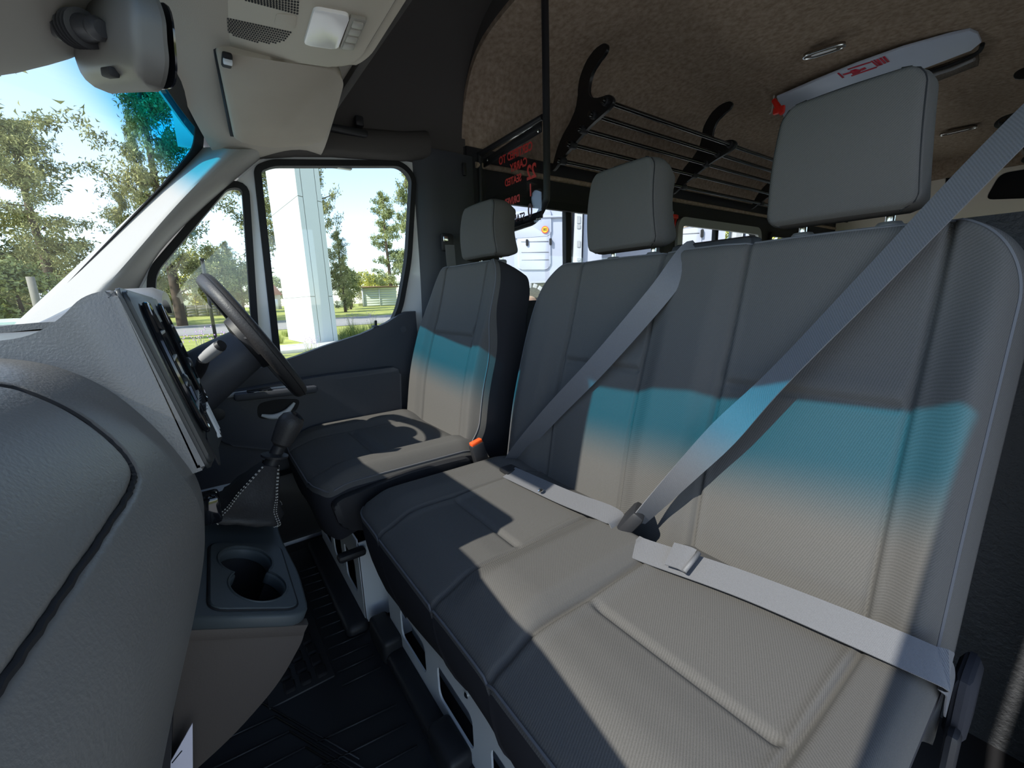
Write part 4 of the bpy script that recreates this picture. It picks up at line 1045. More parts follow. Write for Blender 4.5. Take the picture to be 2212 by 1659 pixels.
# ------------------------------------------------------------------ luggage racks
def rack(sx, label, YS, xo=0):
    r = thing('luggage_rack', (.62 * sx, -2.1, 1.5), label, 'luggage rack', 'overhead luggage racks')
    bx_ = [(.445, 1.63), (.46, 1.60), (.55, 1.565)]
    # bracket outline in (X, z): arm up to the ceiling, tray edge, tail to the side wall
    ol = [(.50, 1.812), (.47, 1.80), (.475, 1.775), (.52, 1.755), (.555, 1.72), (.565, 1.675), (.545, 1.645), (.50, 1.632), (.455, 1.625), (.435, 1.605), (.44, 1.585), (.475, 1.57), (.56, 1.545), (.645, 1.505), (.72, 1.47), (.775, 1.435), (.785, 1.445), (.755, 1.51), (.715, 1.56), (.655, 1.61), (.625, 1.665), (.62, 1.72), (.595, 1.765), (.555, 1.80)]
    ol = [(p.x - xo, p.y) for p in smooth_path([(a, b, 0) for a, b in ol], 3, True)]
    for y in YS:
        b = prism('bracket', [(-a * sx, z) for a, z in ol], ((0, y, 0), (-1, 0, 0), (0, 0, 1)), -.008, .008, m_gloss2, r, .002)
        for k in range(5):
            x = .463 - xo + .064 * k; z = 1.602 - .022 * k - .0035 * k * k
            lathe('tube_clamp', [(.011, -.012), (.016, -.008), (.016, .022), (.012, .026)], (x * sx, y, z), (0, 1, 0), m_blk, b, 14)
    for k in range(5):
        x = .463 - xo + .064 * k; z = 1.602 - .022 * k - .0035 * k * k
        tube('rack_tube', [(x * sx, YS[0] + .04, z), (x * sx, -3.2, z), (x * sx, -4.2, z)], .0095, m_tube, r, 12)
    return r
m_gloss2 = mat('satin black plastic', (.012, .012, .013), .35, spec=.5)
m_tube = mat('dark anodised tube', (.06, .06, .06), .22, metal=.8, spec=.6)
rack(1, 'black luggage rack with five tubes along the right side wall', (-.70, -1.62, -2.55, -3.5)); rack(-1, 'black luggage rack with five tubes along the left side wall', (-2.45, -3.5), .09)
# ------------------------------------------------------------------ roof hatch, lamps, hammers
ht = thing('roof_hatch', (-.04, -1.85, 1.78), 'pale blue emergency roof hatch with red sticker', 'roof hatch')
ZH = 1.822
hx = plan_px([(1678, 212), (1760, 177), (1850, 140), (1950, 105), (2050, 77), (2095, 67), (2112, 74), (2120, 92), (2098, 110), (1995, 148), (1960, 200), (1700, 275)], ZH)
m_hat = mat('pale hatch panel', (.62, .68, .82), .35, spec=.5)
prism('hatch_panel', hx, FZ(ZH), 0, .012, m_hat, ht, .003)
hh_ = offset_poly(hx, .022)
bm = bmesh.new()
tube('hatch_seal', smooth_path([hv(u, v, 'z', ZH + .004) for u, v in ((1990, 160), (2050, 142), (2110, 115), (2122, 96))], 5), .008, m_rub, ht, 8)
tube('hatch_lever', [hv(1992, 170, 'z', ZH - .002), hv(2060, 148, 'z', ZH - .002), hv(2105, 128, 'z', ZH - .002)], .007, m_grey, ht, 8)
m_fluff = mat('pale carpet binding', (.18, .155, .13), 1, spec=.05, bump=.8, bscale=200, bdist=.004, noise=.3, nscale=150)
prism('carpet_binding', plan_px([(1990, 166), (2112, 122), (2114, 140), (2000, 184)], 1.83), FZ(1.83), -.004, .02, m_fluff, ht)
zq = ZH - .0012
FH = lambda px: [(pxy(u, v, zq)) for u, v in px]
m_rs = mat('red print', (.62, .02, .06), .5)
for px in ([(1808, 158), (1812, 157), (1824, 167), (1820, 169)], [(1880, 132), (1884, 131), (1899, 142), (1895, 144)], [(1886, 130), (1889, 129), (1903, 140), (1900, 142)], [(1830, 149), (1880, 133), (1882, 135), (1832, 151)], [(1838, 163), (1893, 144), (1895, 146), (1840, 165)],
           [(1820, 160), (1838, 155), (1839, 158), (1822, 163)], [(1836, 153), (1848, 149), (1862, 151), (1856, 157), (1842, 161)], [(1858, 149), (1868, 145), (1872, 148), (1862, 153)]):
    prism('sticker_mark', FH(px), FZ(zq), -.0006, 0, m_rs, ht)
for k in range(3):
    prism('sticker_text', FH([(1892 + k * 7, 129 - k * 3), (1897 + k * 7, 127 - k * 3), (1908 + k * 7, 139 - k * 3), (1903 + k * 7, 141 - k * 3)]), FZ(zq), -.0006, 0, m_rs, ht)
hm = thing('emergency_hammer', tuple(hv(1678, 235, 'z', 1.73)), 'small red emergency hammer hanging at the roof hatch corner', 'hammer', 'red emergency hammers')
a_, b_ = hv(1671, 216, 'y', -1.70), hv(1690, 245, 'y', -1.70)
tube('handle', [a_, a_.lerp(b_, .5), b_], [.010, .013, .011], m_red, hm, 10)
box('head', tuple(hv(1683, 238, 'y', -1.70)), (.05, .02, .03), m_red, hm, .005)
tube('cord', smooth_path([a_ + Vector((0, 0, .02)), a_, hv(1667, 240, 'y', -1.70), hv(1662, 246, 'y', -1.70)], 4), .003, m_stitch, hm, 6)
hm2 = thing('emergency_hammer', tuple(hv(1450, 480, 'x', .86)), 'red looped emergency hammer fixed beside the middle side window', 'hammer', 'red emergency hammers')
X2 = .862
tube('handle_loop', smooth_path([hv(1448, 515, 'x', X2), hv(1452, 495, 'x', X2), hv(1455, 470, 'x', X2), hv(1461, 466, 'x', X2), hv(1456, 490, 'x', X2), hv(1452, 512, 'x', X2)], 5, True), .006, m_red, hm2, 8, True)
box('holder', tuple(hv(1450, 475, 'x', .868)), (.014, .035, .10), m_grey, hm2, .004)
box('head', tuple(hv(1457, 468, 'x', X2)), (.02, .06, .025), m_red, hm2, .005)
def lamp(nm, c, L, ang, label):
    e = thing('ceiling_lamp', c, label, 'lamp', 'small ceiling lamps'); C = Vector(c)
    ol = [(L / 2 * math.copysign(abs(math.cos(t)) ** .7, math.cos(t)), .025 * math.copysign(abs(math.sin(t)) ** .8, math.sin(t))) for t in np.linspace(0, 2 * math.pi, 32, endpoint=False)]
    ca, sa = math.cos(ang), math.sin(ang)
    pl = [(C.x + a * ca - b * sa, C.y + a * sa + b * ca) for a, b in ol]
    prism('lens', pl, FZ(C.z), -.002, .010, m_ovh2, e, .001)
    tube('rim', [Vector((a, b, C.z - .002)) for a, b in pl], .003, m_steel, e, 6, True)
    prism('reflector', [(C.x + a * ca * .6 - b * sa * .35, C.y + a * sa * .6 + b * ca * .35) for a, b in ol], FZ(C.z - .003), -.001, .0, m_lit, e)
m_ovh2 = mat('lamp smoke lens', (.13, .10, .075), .2, spec=.5)
l_a, l_b = hv(1737, 124, 'z', 1.835), hv(1824, 97, 'z', 1.835)
lamp('a', tuple((l_a + l_b) / 2), (l_b - l_a).length * 1.05, math.atan2((l_b - l_a).y, (l_b - l_a).x), 'slim oval ceiling lamp in front of the roof hatch')
l_a, l_b = hv(2038, 347, 'z', 1.842), hv(2090, 340, 'z', 1.842)
lamp('b', (-.05, -3.45, 1.842), .17, 0, 'slim oval ceiling lamp near the rear of van')
# bulkhead panel behind the bench
m_dot = mat('dimpled grey vinyl', (.05, .053, .058), .6, spec=.35, bump=1.0, bscale=130, bdist=.004)
bh = thing('bulkhead_panel', (-.6, -.45, 0), 'dimpled dark grey panel standing behind the bench by left door', 'panel')
prism('panel', rounded(rect(.27, .85, .0, .992), .03), ((0, -.45, 0), (-1, 0, 0), (0, 0, 1)), -.015, .015, m_dot, bh, .006)
bt = thing('seat_side_bracket', (-.745, .0, .42), 'grey plastic hinge cover at the near end of bench', 'hinge cover')
box('cover', (-.736, -.035, .36), (.022, .08, .10), m_side, bt, .014)
box('lever', (-.738, .02, .31), (.014, .025, .08), m_blk, bt, .007)
# ------------------------------------------------------------------ outside
GZ = -.70
def gz(x, y):
    d = math.hypot(x + .77, y - .68); return GZ + .75 * sst(d, 52, 88)
def ray_xy(u, v=650):
    d = WM @ np.array([u - PCX, v - PCY, FPX]); h = np.hypot(d[0], d[1]); return d[0] / h, d[1] / h, d[2] / h
def at(u, v, D):           # the point on the line of sight of (u, v) at ground distance D
    a, b, c = ray_xy(u, v); return Vector((CAM[0] + a * D, CAM[1] + b * D, CAM[2] + c * D))
def foot(u, D): p = at(u, 650, D); return Vector((p.x, p.y, gz(p.x, p.y)))
m_grass = mat('sunlit grass', (.27, .30, .08), .95, spec=.1, col2=(.45, .45, .15), nscale=1.2, bump=.5, bscale=40, bdist=.05)
m_road = mat('pale asphalt', (.33, .31, .29), .9, spec=.15, noise=.12, nscale=3)
m_pave = mat('pale paving', (.52, .50, .46), .8, noise=.08, nscale=4)
m_bark = mat('pine bark', (.10, .075, .055), .95, spec=.1, noise=.35, nscale=6, bump=.6, bscale=14, bdist=.03)
rs = [0, 4, 10, 20, 30, 40, 50, 58, 66, 74, 82, 90, 110, 150, 220, 320]
NA = 72; vs = []; fs = []
for r in rs:
    for k in range(NA):
        a = 2 * math.pi * k / NA; x, y = CAM[0] + r * math.cos(a), CAM[1] + r * math.sin(a); vs.append((x, y, gz(x, y)))
for i in range(len(rs) - 1):
    for k in range(NA): fs.append((i * NA + k, i * NA + (k + 1) % NA, (i + 1) * NA + (k + 1) % NA, (i + 1) * NA + k))
gr = pyd('ground', vs, fs, m_grass, None, True, 0); tag(gr, 'sunlit green and yellow grass ground around the van', 'grass', kind='structure')
rd = grid('road', [[(x, y, gz(x, y) + .03) for x in (30, 38, 48)] for y in np.linspace(-90, 120, 40)], m_road, None, .02, 0); tag(rd, 'pale asphalt road running beyond the white pylon', 'road', kind='structure')
pv = grid('pavement', [[(CAM[0] - 2 + r * math.cos(a), CAM[1] + r * math.sin(a), GZ + .012) for a in np.linspace(0, 2 * math.pi, 49)] for r in (.1, 5, 12.5)] , m_pave, None, 0, 0); tag(pv, 'pale paving the van stands on', 'pavement', kind='structure')  # unseen paving, widened so grass does not bounce green light into the cab
# white pylon
py_ = thing('white_pylon', foot(650, 18), 'tall white panelled sign pylon outside the driver window', 'pylon')
m_py = mat('white pylon panel', (.58, .60, .60), .45, spec=.4)
fl_, fm, fr_ = foot(612, 22.0), foot(671.5, 17.7), foot(721, 18.6)
fb = fl_ + (fr_ - fm)
def pyl_panel(a, b, z0, z1, inw, nm='panel'):
    n = Vector((0, 0, 1)).cross(b - a).normalized(); t = (b - a).normalized(); g = .012
    p, q = a + t * g, b - t * g; bm = bmesh.new(); vv = []
    for (pt, z) in ((p, z0), (q, z0), (q, z1), (p, z1)):
        vv.append((Vector((pt.x, pt.y, z)), Vector((pt.x, pt.y, z)) + inw * .03))
    A_ = [bm.verts.new(x[0]) for x in vv]; B_ = [bm.verts.new(x[1]) for x in vv]
    bm.faces.new(A_); bm.faces.new(B_[::-1])
    for i in range(4): bm.faces.new((A_[i], B_[i], B_[(i + 1) % 4], A_[(i + 1) % 4]))
    return from_bm(nm, bm, m_py, py_, False)
cen = (fl_ + fm + fr_ + fb) / 4
core = [fl_, fm, fr_, fb]; bm = bmesh.new()
lo = [bm.verts.new(p.lerp(cen, .02) + Vector((0, 0, -.1))) for p in core]; hi = [bm.verts.new(p.lerp(cen, .02) + Vector((0, 0, 13.2))) for p in core]
for i in range(4): bm.faces.new((lo[i], lo[(i + 1) % 4], hi[(i + 1) % 4], hi[i]))
bm.faces.new(hi)
from_bm('core', bm, mat('grey joint', (.25, .26, .27), .6), py_, False)
cuts = [GZ, .88 + (655 - 642) / 912 * 17.7 * 1.06, .88 + (655 - 464) / 912 * 17.7 * 1.02, 8.2, 12.5]
inL = (cen - (fl_ + fm) / 2).normalized(); inR = (cen - (fm + fr_) / 2).normalized()
s1, s2 = fm.lerp(fr_, .2), fm.lerp(fr_, .78)
for z0, z1 in zip(cuts, cuts[1:]):
    g = .012
    pyl_panel(fl_, fm, z0 + g, z1 - g, inL); pyl_panel(fm, s1, z0 + g, z1 - g, inR); pyl_panel(s2, fr_, z0 + g, z1 - g, inR)
pyl_panel(s1, s2, GZ, 12.5, inR + inR * .6, 'centre_strip')
pvb = box('plinth_wall', tuple(foot(640, 16.8) + Vector((0, 0, .05))), (2.2, 5.2, .14), m_pave, None, .02); tag(pvb, 'low pale concrete plinth at the foot of white pylon', 'plinth')
# trees
random.seed(7)
def leaf_mesh(name, pts, size, asp, m, sag=.3):
    vs = []; fs = []
    for p, s in pts:
        d = Vector((random.gauss(0, 1), random.gauss(0, 1), random.gauss(0, 1) - sag)).normalized(); w = d.orthogonal().normalized()
        w = Matrix.Rotation(random.uniform(0, 6.28), 3, d) @ w; L = size * s * random.uniform(.7, 1.3); k = len(vs)
        vs += [p - w * L * asp, p + d * L * .5 - w * L * asp * .2 , p + d * L, p + d * L * .5 + w * L * asp]
        fs.append((k, k + 1, k + 2, k + 3))
    me = bpy.data.meshes.new(name); me.from_pydata([tuple(v) for v in vs], [], fs); me.materials.append(m); return me
def leaf_mat(name, a, b, sc=9):
    m = mat(name, a, .8, spec=.15, col2=b, nscale=sc); b_ = m.node_tree.nodes['Principled BSDF']
    b_.inputs['Subsurface Weight'].default_value = 0; return m
m_pine = leaf_mat('pine needles', (.10, .12, .05), (.40, .39, .17))  # paler second tone paints sunlit highlights among the needles
m_gum = leaf_mat('loose green leaves', (.11, .14, .06), (.38, .40, .17))
m_yel = leaf_mat('yellow green leaves', (.30, .31, .06), (.65, .58, .12))
m_dg = leaf_mat('dark green leaves', (.07, .09, .045), (.24, .26, .12))
def pine_pts(n_br, seed, r0=.30, zlow=.22):
    random.seed(seed); pts = []; br = []
    for i in range(n_br):
        t = (i + random.random()) / n_br; z = zlow + (1 - zlow) * t; a = random.uniform(0, 6.283); L = r0 * (1 - .72 * t ** 1.4) * random.uniform(.55, 1.15)
        e = Vector((math.cos(a) * L, math.sin(a) * L, z + L * random.uniform(-.15, .35))); b = Vector((0, 0, z - .03)); br.append((b, e))
        for k in range(9):
            f = .3 + .75 * k / 8; c = b.lerp(e, f) + Vector((random.gauss(0, .018), random.gauss(0, .018), random.gauss(0, .014)))
            for _ in range(46): pts.append((c + Vector((random.gauss(0, .016), random.gauss(0, .016), random.gauss(0, .011))), random.uniform(.7, 1.2)))
    return pts, br
def bush_pts(n, seed, zc=.55, rz=.42, rx=.36):
    random.seed(seed); pts = []; cl = []
    for i in range(60):
        a = random.uniform(0, 6.283); c = random.uniform(-1, 1); s = math.sqrt(1 - c * c); r = random.uniform(.5, 1) ; cl.append(Vector((math.cos(a) * s * rx * r, math.sin(a) * s * rx * r, zc + c * rz * r)))
    for i in range(n):
        c = random.choice(cl); pts.append((c + Vector((random.gauss(0, .05), random.gauss(0, .05), random.gauss(0, .045))), random.uniform(.6, 1.2)))
    return pts
def trunk_mesh(name, r, h, br):
    bm = bmesh.new(); bm_tube(bm, smooth_path([(0, 0, -.02), (.008, 0, h * .3), (-.006, .006, h * .65), (0, 0, h)], 4), [r * (1.25 - .9 * (k / 12)) for k in range(13)], 9)
    for b, e in br[::2]: bm_tube(bm, [b, b.lerp(e, .5), e], [r * .22, r * .14, r * .05], 5)
    me = bpy.data.meshes.new(name); bm.to_mesh(me); bm.free(); me.materials.append(m_bark)
    me.polygons.foreach_set('use_smooth', [True] * len(me.polygons)); return me
PROTO = {}
for key, nb_, sd_, r0, zl, m in (('pine', 46, 3, .32, .16, m_pine), ('pine2', 40, 11, .27, .24, m_pine), ('gum', 34, 23, .24, .2, m_gum), ('fir', 52, 31, .25, .06, m_dg)):
    p, br = pine_pts(nb_, sd_, r0, zl); PROTO[key] = (leaf_mesh(key + '_leaves', p, .019, .26 if key != 'gum' else .4, m), trunk_mesh(key + '_trunk', .021, .96, br))
for key, m, sd_ in (('bush', m_gum, 5), ('yellow', m_yel, 6), ('darkbush', m_dg, 8)):
    PROTO[key] = (leaf_mesh(key + '_leaves', bush_pts(6000, sd_), .050, .42, m, 0), trunk_mesh(key + '_trunk', .03, .6, []))
def tree(kind, u, D, H, label, group, w=1.0, rot=None, name='pine_tree', dz=0):
    f = foot(u, D) + Vector((0, 0, dz)); e = thing(name, tuple(f), label, 'tree' if 'bush' not in name else 'bush', group)
    lm, tm = PROTO[kind]; rz = rot if rot is not None else u * .37
    for nm, me in (('foliage', lm), ('trunk', tm)):
        o = bpy.data.objects.new(nm, me); COL.objects.link(o); o.parent = e; o.scale = (H * w, H * w, H); o.rotation_euler = (0, 0, rz)
        if nm == 'foliage': o['kind'] = 'stuff'
    return e
G1 = 'trees beyond the windscreen'; G2_ = 'trees beyond the road'
tree('pine', 115, 44, 14, 'big olive green pine filling the lower windscreen', G1, .95)
tree('pine', 5, 54, 26, 'tall pine behind the near one, reaching highest in the windscreen', G1, 1.0, 2.0)
tree('gum', 352, 62, 21, 'slim tree with loose top seen through the blue tint band', G1, .33)
tree('pine2', 300, 60, 13, 'pale olive tree just left of the windscreen pillar', G1, .6, 1.1)
tree('darkbush', 60, 66, 8.6, 'dark leafy tree low at the left of windscreen', G1, 1.0, name='round_tree')
tree('yellow', 158, 72, 6.2, 'small bright yellow tree low in the windscreen', G1, .8, name='round_tree')
tree('bush', 40, 30, 4, 'pale green shrub above the parked car', G1, 1.2, name='shrub_bush')
tree('pine', 385, 48, 21, 'large pine with thick bare trunk seen through quarter light', G2_, .8, .6)
tree('fir', 352, 72, 9.5, 'dark fir left of the thick pine trunk', G2_, 1.1, name='fir_tree')
tree('yellow', 365, 74, 5.5, 'yellow leafed tree beside the thick pine trunk', G2_, .9, name='round_tree')
tree('yellow', 425, 78, 9, 'yellow green tree behind the steering wheel rim', G2_, .9, 1, name='round_tree')
tree('bush', 470, 76, 9.5, 'olive round tree in the middle of quarter light', G2_, .9, name='round_tree')
tree('fir', 506, 93, 12, 'tall dark fir near the quarter light rear edge', G2_, .8, name='fir_tree')
tree('bush', 524, 76, 7, 'reddish olive tree right of the steering wheel top', G2_, .9, 2, name='round_tree')
tree('pine2', 568, 45, 19, 'pine showing at the left side of white pylon', G2_, .9)
tree('pine', 706, 52, 20, 'dense tall pine right behind the white pylon', G2_, .5, 1.4)
tree('fir', 744, 66, 11, 'dark spreading fir right of the white pylon', G2_, .8, name='fir_tree')
tree('bush', 756, 74, 6.6, 'leafy green bush left of the pale green shed', G2_, .9, name='round_tree')
tree('gum', 846, 95, 22, 'slender thin leaved tree behind pale green shed', G2_, .75, name='slender_tree')
tree('gum', 896, 42, 13, 'tree at the rear edge of driver window', G2_, .55, 3, name='slender_tree')
for k, (u, H) in enumerate(((575, 6), (600, 7), (795, 8), (815, 7), (835, 7.5), (540, 8))):
    tree(('yellow', 'bush')[k % 2], u, 108 + 15 * k, H * (1 + .13 * k), ('far yellow tree in the hazy row %s', 'far olive tree in the hazy row %s')[k % 2] % ('at left of white pylon', 'just behind white pylon', 'above the shed left corner', 'above the shed middle', 'above the shed right half', 'behind the quarter light post')[k], 'far tree row', 1.0, name='round_tree')
tree('yellow', 1580, 45, 9.5, 'yellow green tree seen through middle side window', G2_, 1.0, name='round_tree')
tree('pine', 1604, 52, 12, 'pine beside the yellow tree in middle side window', G2_, .9)
tree('bush', 1262, 40, 10, 'olive tree in a sliver beside the truck', G2_, 1.0, name='round_tree')
tree('gum', -620, 30, 12, 'loose leaved tree outside beyond the passenger side', G1, 1.0, name='slender_tree')
# fence, wall, houses
m_fence = mat('grey fence boards', (.20, .19, .165), .85, noise=.2, nscale=2)
m_pale = mat('pale green wall', (.42, .46, .38), .7)
m_rroof = mat('red roof tiles', (.42, .13, .07), .7, noise=.25, nscale=3)
def upbox(name, u0, u1, D, zb, zt, th, m, parent, D1=None):
    a, b = foot(u0, D), foot(u1, D1 or D); d = (b - a); ang = math.atan2(d.y, d.x)
    zz = (a.z + b.z) / 2
    return box(name, tuple((a + b) / 2 + Vector((0, 0, (zb + zt) / 2))), (d.xy.length, th, zt - zb), m, parent, 0, Matrix.Rotation(ang, 4, 'Z').to_quaternion())
fe = thing('panel_fence', foot(450, 70), 'grey panel fence beyond the road behind the thick pine trunk', 'fence')
us = [350, 372, 396, 420, 444, 468, 492, 516]
for a, b in zip(us, us[1:]):
    for k in range(4): upbox('board', a + 1, b - 1, 70, .05 + k * .36, .05 + k * .36 + .34, .05, m_fence, fe)
for a in us: upbox('post', a - 1, a + 1, 70, 0, 1.6, .14, m_fence, fe)
hw = thing('long_building', foot(450, 82), 'long pale green building with red roof edge behind the fence', 'building')
upbox('wall', 340, 520, 84, 0, 2.7, 4, m_pale, hw); upbox('roof', 338, 522, 84, 2.7, 2.95, 4.6, m_rroof, hw)
for u in (380, 430, 490): upbox('window', u - 5, u + 5, 81.9, 1.0, 2.0, .1, m_gloss, hw)
hr = thing('red_roof_house', foot(580, 95), 'house with red tiled roof left of the white pylon', 'house')
upbox('wall', 545, 606, 98, 0, 2.9, 5, mat('cream wall', (.6, .55, .45), .8), hr)
a, b = foot(540, 95), foot(612, 95); d = (b - a).normalized(); nn = Vector((-d.y, d.x, 0))
rows = [[a - nn * 1 + Vector((0, 0, 2.8)), b - nn * 1 + Vector((0, 0, 2.8))], [a + nn * 3 + d * 1.5 + Vector((0, 0, 5.2)), b + nn * 3 - d * 1.5 + Vector((0, 0, 5.2))], [a + nn * 8 + Vector((0, 0, 2.8)), b + nn * 8 + Vector((0, 0, 2.8))]]
if nn.dot(a - Vector(CAM)) < 0: rows = [[p - nn * 2 * ((p - a).dot(nn)) for p in r] for r in rows]
grid('roof', rows, m_rroof, hr, .1, 20)
upbox('garage', 560, 600, 92, 0, 1.9, .2, m_white, hr); upbox('gate_pillar', 560, 566, 88, 0, 1.5, .5, m_fence, hr)
for k in range(6): upbox('gate_bar', 572 + k * 4, 573.2 + k * 4, 88, .1, 1.3, .06, m_rub, hr)
sd_ = thing('garden_shed', foot(820, 84), 'pale green boarded shed beyond the road', 'shed')
for k in range(8): upbox('board', 784, 858, 85, .05 + k * .43, .05 + k * .43 + .41, .08, m_pale, sd_)
upbox('back', 786, 856, 87, 0, 3.3, 3, m_pale, sd_); upbox('roof', 777, 862, 86.5, 3.5, 3.65, 5, mat('brown sheet roof', (.25, .16, .10), .7), sd_)
upbox('corner_post', 783, 786, 84.8, 0, 3.45, .14, m_white, sd_); upbox('corner_post', 820, 821.5, 84.8, 0, 3.45, .1, m_white, sd_)
for k in range(6): upbox('side_board', 774 + k * 1.6, 775 + k * 1.6, 86, .1, 3.0 + .05 * k, .1, m_fence, sd_)
w2 = thing('garden_wall', foot(745, 84), 'low pale wall with brick gate post beside shed', 'wall')
upbox('wall_panel', 722, 752, 84, 0, 1.2, .2, m_pale, w2); upbox('gate_post', 753, 762, 84, 0, 1.9, .5, mat('brown brick', (.30, .20, .14), .9), w2)
upbox('carport_roof', 722, 732, 90, 2.3, 2.5, 3, m_grey, w2)
# black post, wire fence and garden plants near the pylon
bp = thing('black_post', foot(452, 17), 'thin black post outside the quarter light', 'post')
a = at(436, 560, 17); b = foot(452, 17); tube('pole', [b, Vector((b.x, b.y, a.z))], .05, m_rub, bp, 8)
box('cap', (b.x, b.y, a.z), (.12, .12, .06), m_rub, bp, .01)
wp = thing('post', foot(78, 26), 'grey timber post standing left in the windscreen view', 'post')
b = foot(78, 26); tube('pole', [b, b + Vector((0, 0, 3.0))], .13, m_fence, wp, 8)
sr = thing('white_roof_shed', foot(95, 34), 'low shed with white ribbed roof behind the timber post', 'shed')
upbox('wall', 70, 125, 36, 0, 1.7, 3, m_fence, sr)
for k in range(14): upbox('roof_rib', 68 + k * 4, 71.4 + k * 4, 34, 1.7, 2.75, .12, m_white, sr)
m_tuft = leaf_mat('garden grass blades', (.18, .24, .05), (.42, .45, .14), 20)
m_fl = mat('lilac flowers', (.55, .35, .62), .7); m_stalk = mat('dry stalks', (.45, .42, .28), .8)
random.seed(21)
def tuft_mesh():
    vs = []; fs = []
    for i in range(150):
        a = random.uniform(0, 6.28); r = random.random() * .25; L = random.uniform(.35, .85); b = Vector((math.cos(a) * r, math.sin(a) * r, 0)); t = b + Vector((math.cos(a) * .3 * random.random(), math.sin(a) * .3 * random.random(), L)); w = Vector((-math.sin(a), math.cos(a), 0)) * .012
        k = len(vs); vs += [b - w, b + w, b.lerp(t, .6) + w * .8 + Vector((0, 0, .03)), t]; fs.append((k, k + 1, k + 2, k + 3))
    me = bpy.data.meshes.new('tuft'); me.from_pydata([tuple(v) for v in vs], [], fs); me.materials.append(m_tuft); return me
def flower_mesh():
    bm = bmesh.new()
    for i in range(6):
        a = random.uniform(0, 6.28); t = Vector((math.cos(a) * .25, math.sin(a) * .25, random.uniform(.9, 1.3)))
        bm_tube(bm, [(0, 0, 0), t * .5, t], .008, 4)
    me = bpy.data.meshes.new('stalks'); bm.to_mesh(me); bm.free(); me.materials.append(m_stalk)
    b2 = bmesh.new()
    for i in range(6):
        for k in range(4):
            p = Vector((random.gauss(0, .2), random.gauss(0, .2), 1.12 + random.gauss(0, .12))); bm_box(b2, p, (.022, .022, .03), 0)
    m2 = bpy.data.meshes.new('blooms'); b2.to_mesh(m2); b2.free(); m2.materials.append(m_fl); return me, m2
tm_ = tuft_mesh(); sm_, bm__ = flower_mesh()
spots = [(405, 13, 1), (428, 12.5, 1), (448, 14, 0), (470, 13.5, 1), (495, 15, 0), (520, 14, 1), (560, 15, 0), (590, 20, 0), (602, 25, 1), (610, 24, 0), (655, 13, 1), (668, 12.5, 1), (735, 20, 0), (755, 21, 1), (775, 20, 0), (800, 22, 1), (825, 21, 0), (845, 23, 1)]
PL = ['first plant from the left below the quarter light', 'second plant from the left below the quarter light', 'plant at the foot of the thin black post', 'plant behind the column stalk', 'plant behind the column shroud', 'plant under the quarter light rear corner', 'plant below the window divider', 'spiky plant at the left foot of white pylon', 'tallest plant left of white pylon', 'plant farthest left behind white pylon', 'flowering plant in front of white pylon', 'second flowering plant in front of white pylon', 'first plant right of white pylon', 'second plant right of white pylon', 'third plant right of white pylon', 'plant under the shed left corner', 'plant under the shed middle', 'plant under the shed right end']
for k, (u, D, fl2) in enumerate(spots):
    f = foot(u, D); e = thing('garden_plant', tuple(f), 'grassy garden ' + PL[k], 'plant', 'garden plants along the kerb')
    for nm, me in (('blades', tm_),) + ((('stalks', sm_), ('blooms', bm__)) if fl2 else ()):
        o = bpy.data.objects.new(nm, me); COL.objects.link(o); o.parent = e; o.rotation_euler = (0, 0, u); s = (.75 + .15 * math.sin(u)) * (.6 if 600 < u < 700 else 1); o.scale = (s, s, s); o['kind'] = 'stuff'
# parked car
car = thing('parked_car', foot(-30, 15), 'silver parked car low at the left edge of windscreen', 'car')
cf = foot(-40, 15.5); cdx = Vector((.3, 1, 0)).normalized(); cdy = Vector((-cdx.y, cdx.x, 0))
fc = (cf, cdx, (0, 0, 1))
m_car = mat('silver car paint', (.55, .57, .58), .25, metal=.3, spec=.6, coat=.5)
body = rounded([(-2.1, .25), (2.1, .25), (2.15, .75), (1.2, .95), (.5, 1.45), (-1.1, 1.48), (-1.9, 1.0), (-2.15, .9)], .15)
prism('body', body, fc, -.85, .85, m_car, car, .06)
cw = mat('car glass', (.35, .48, .48), .1, spec=.6)
prism('side_glass', rounded([(1.0, .95), (.45, 1.38), (-1.0, 1.40), (-1.6, 1.0)], .05), fc, -.87, .87, cw, car, .01)
for x in (-1.35, 1.35):
    for y in (-.8, .8): lathe('wheel', [(.18, -.1), (.32, -.1), (.32, .1), (.18, .1)], cf + cdx * x - cdy * y + Vector((0, 0, .32)), cdy, m_rub, car, 20)
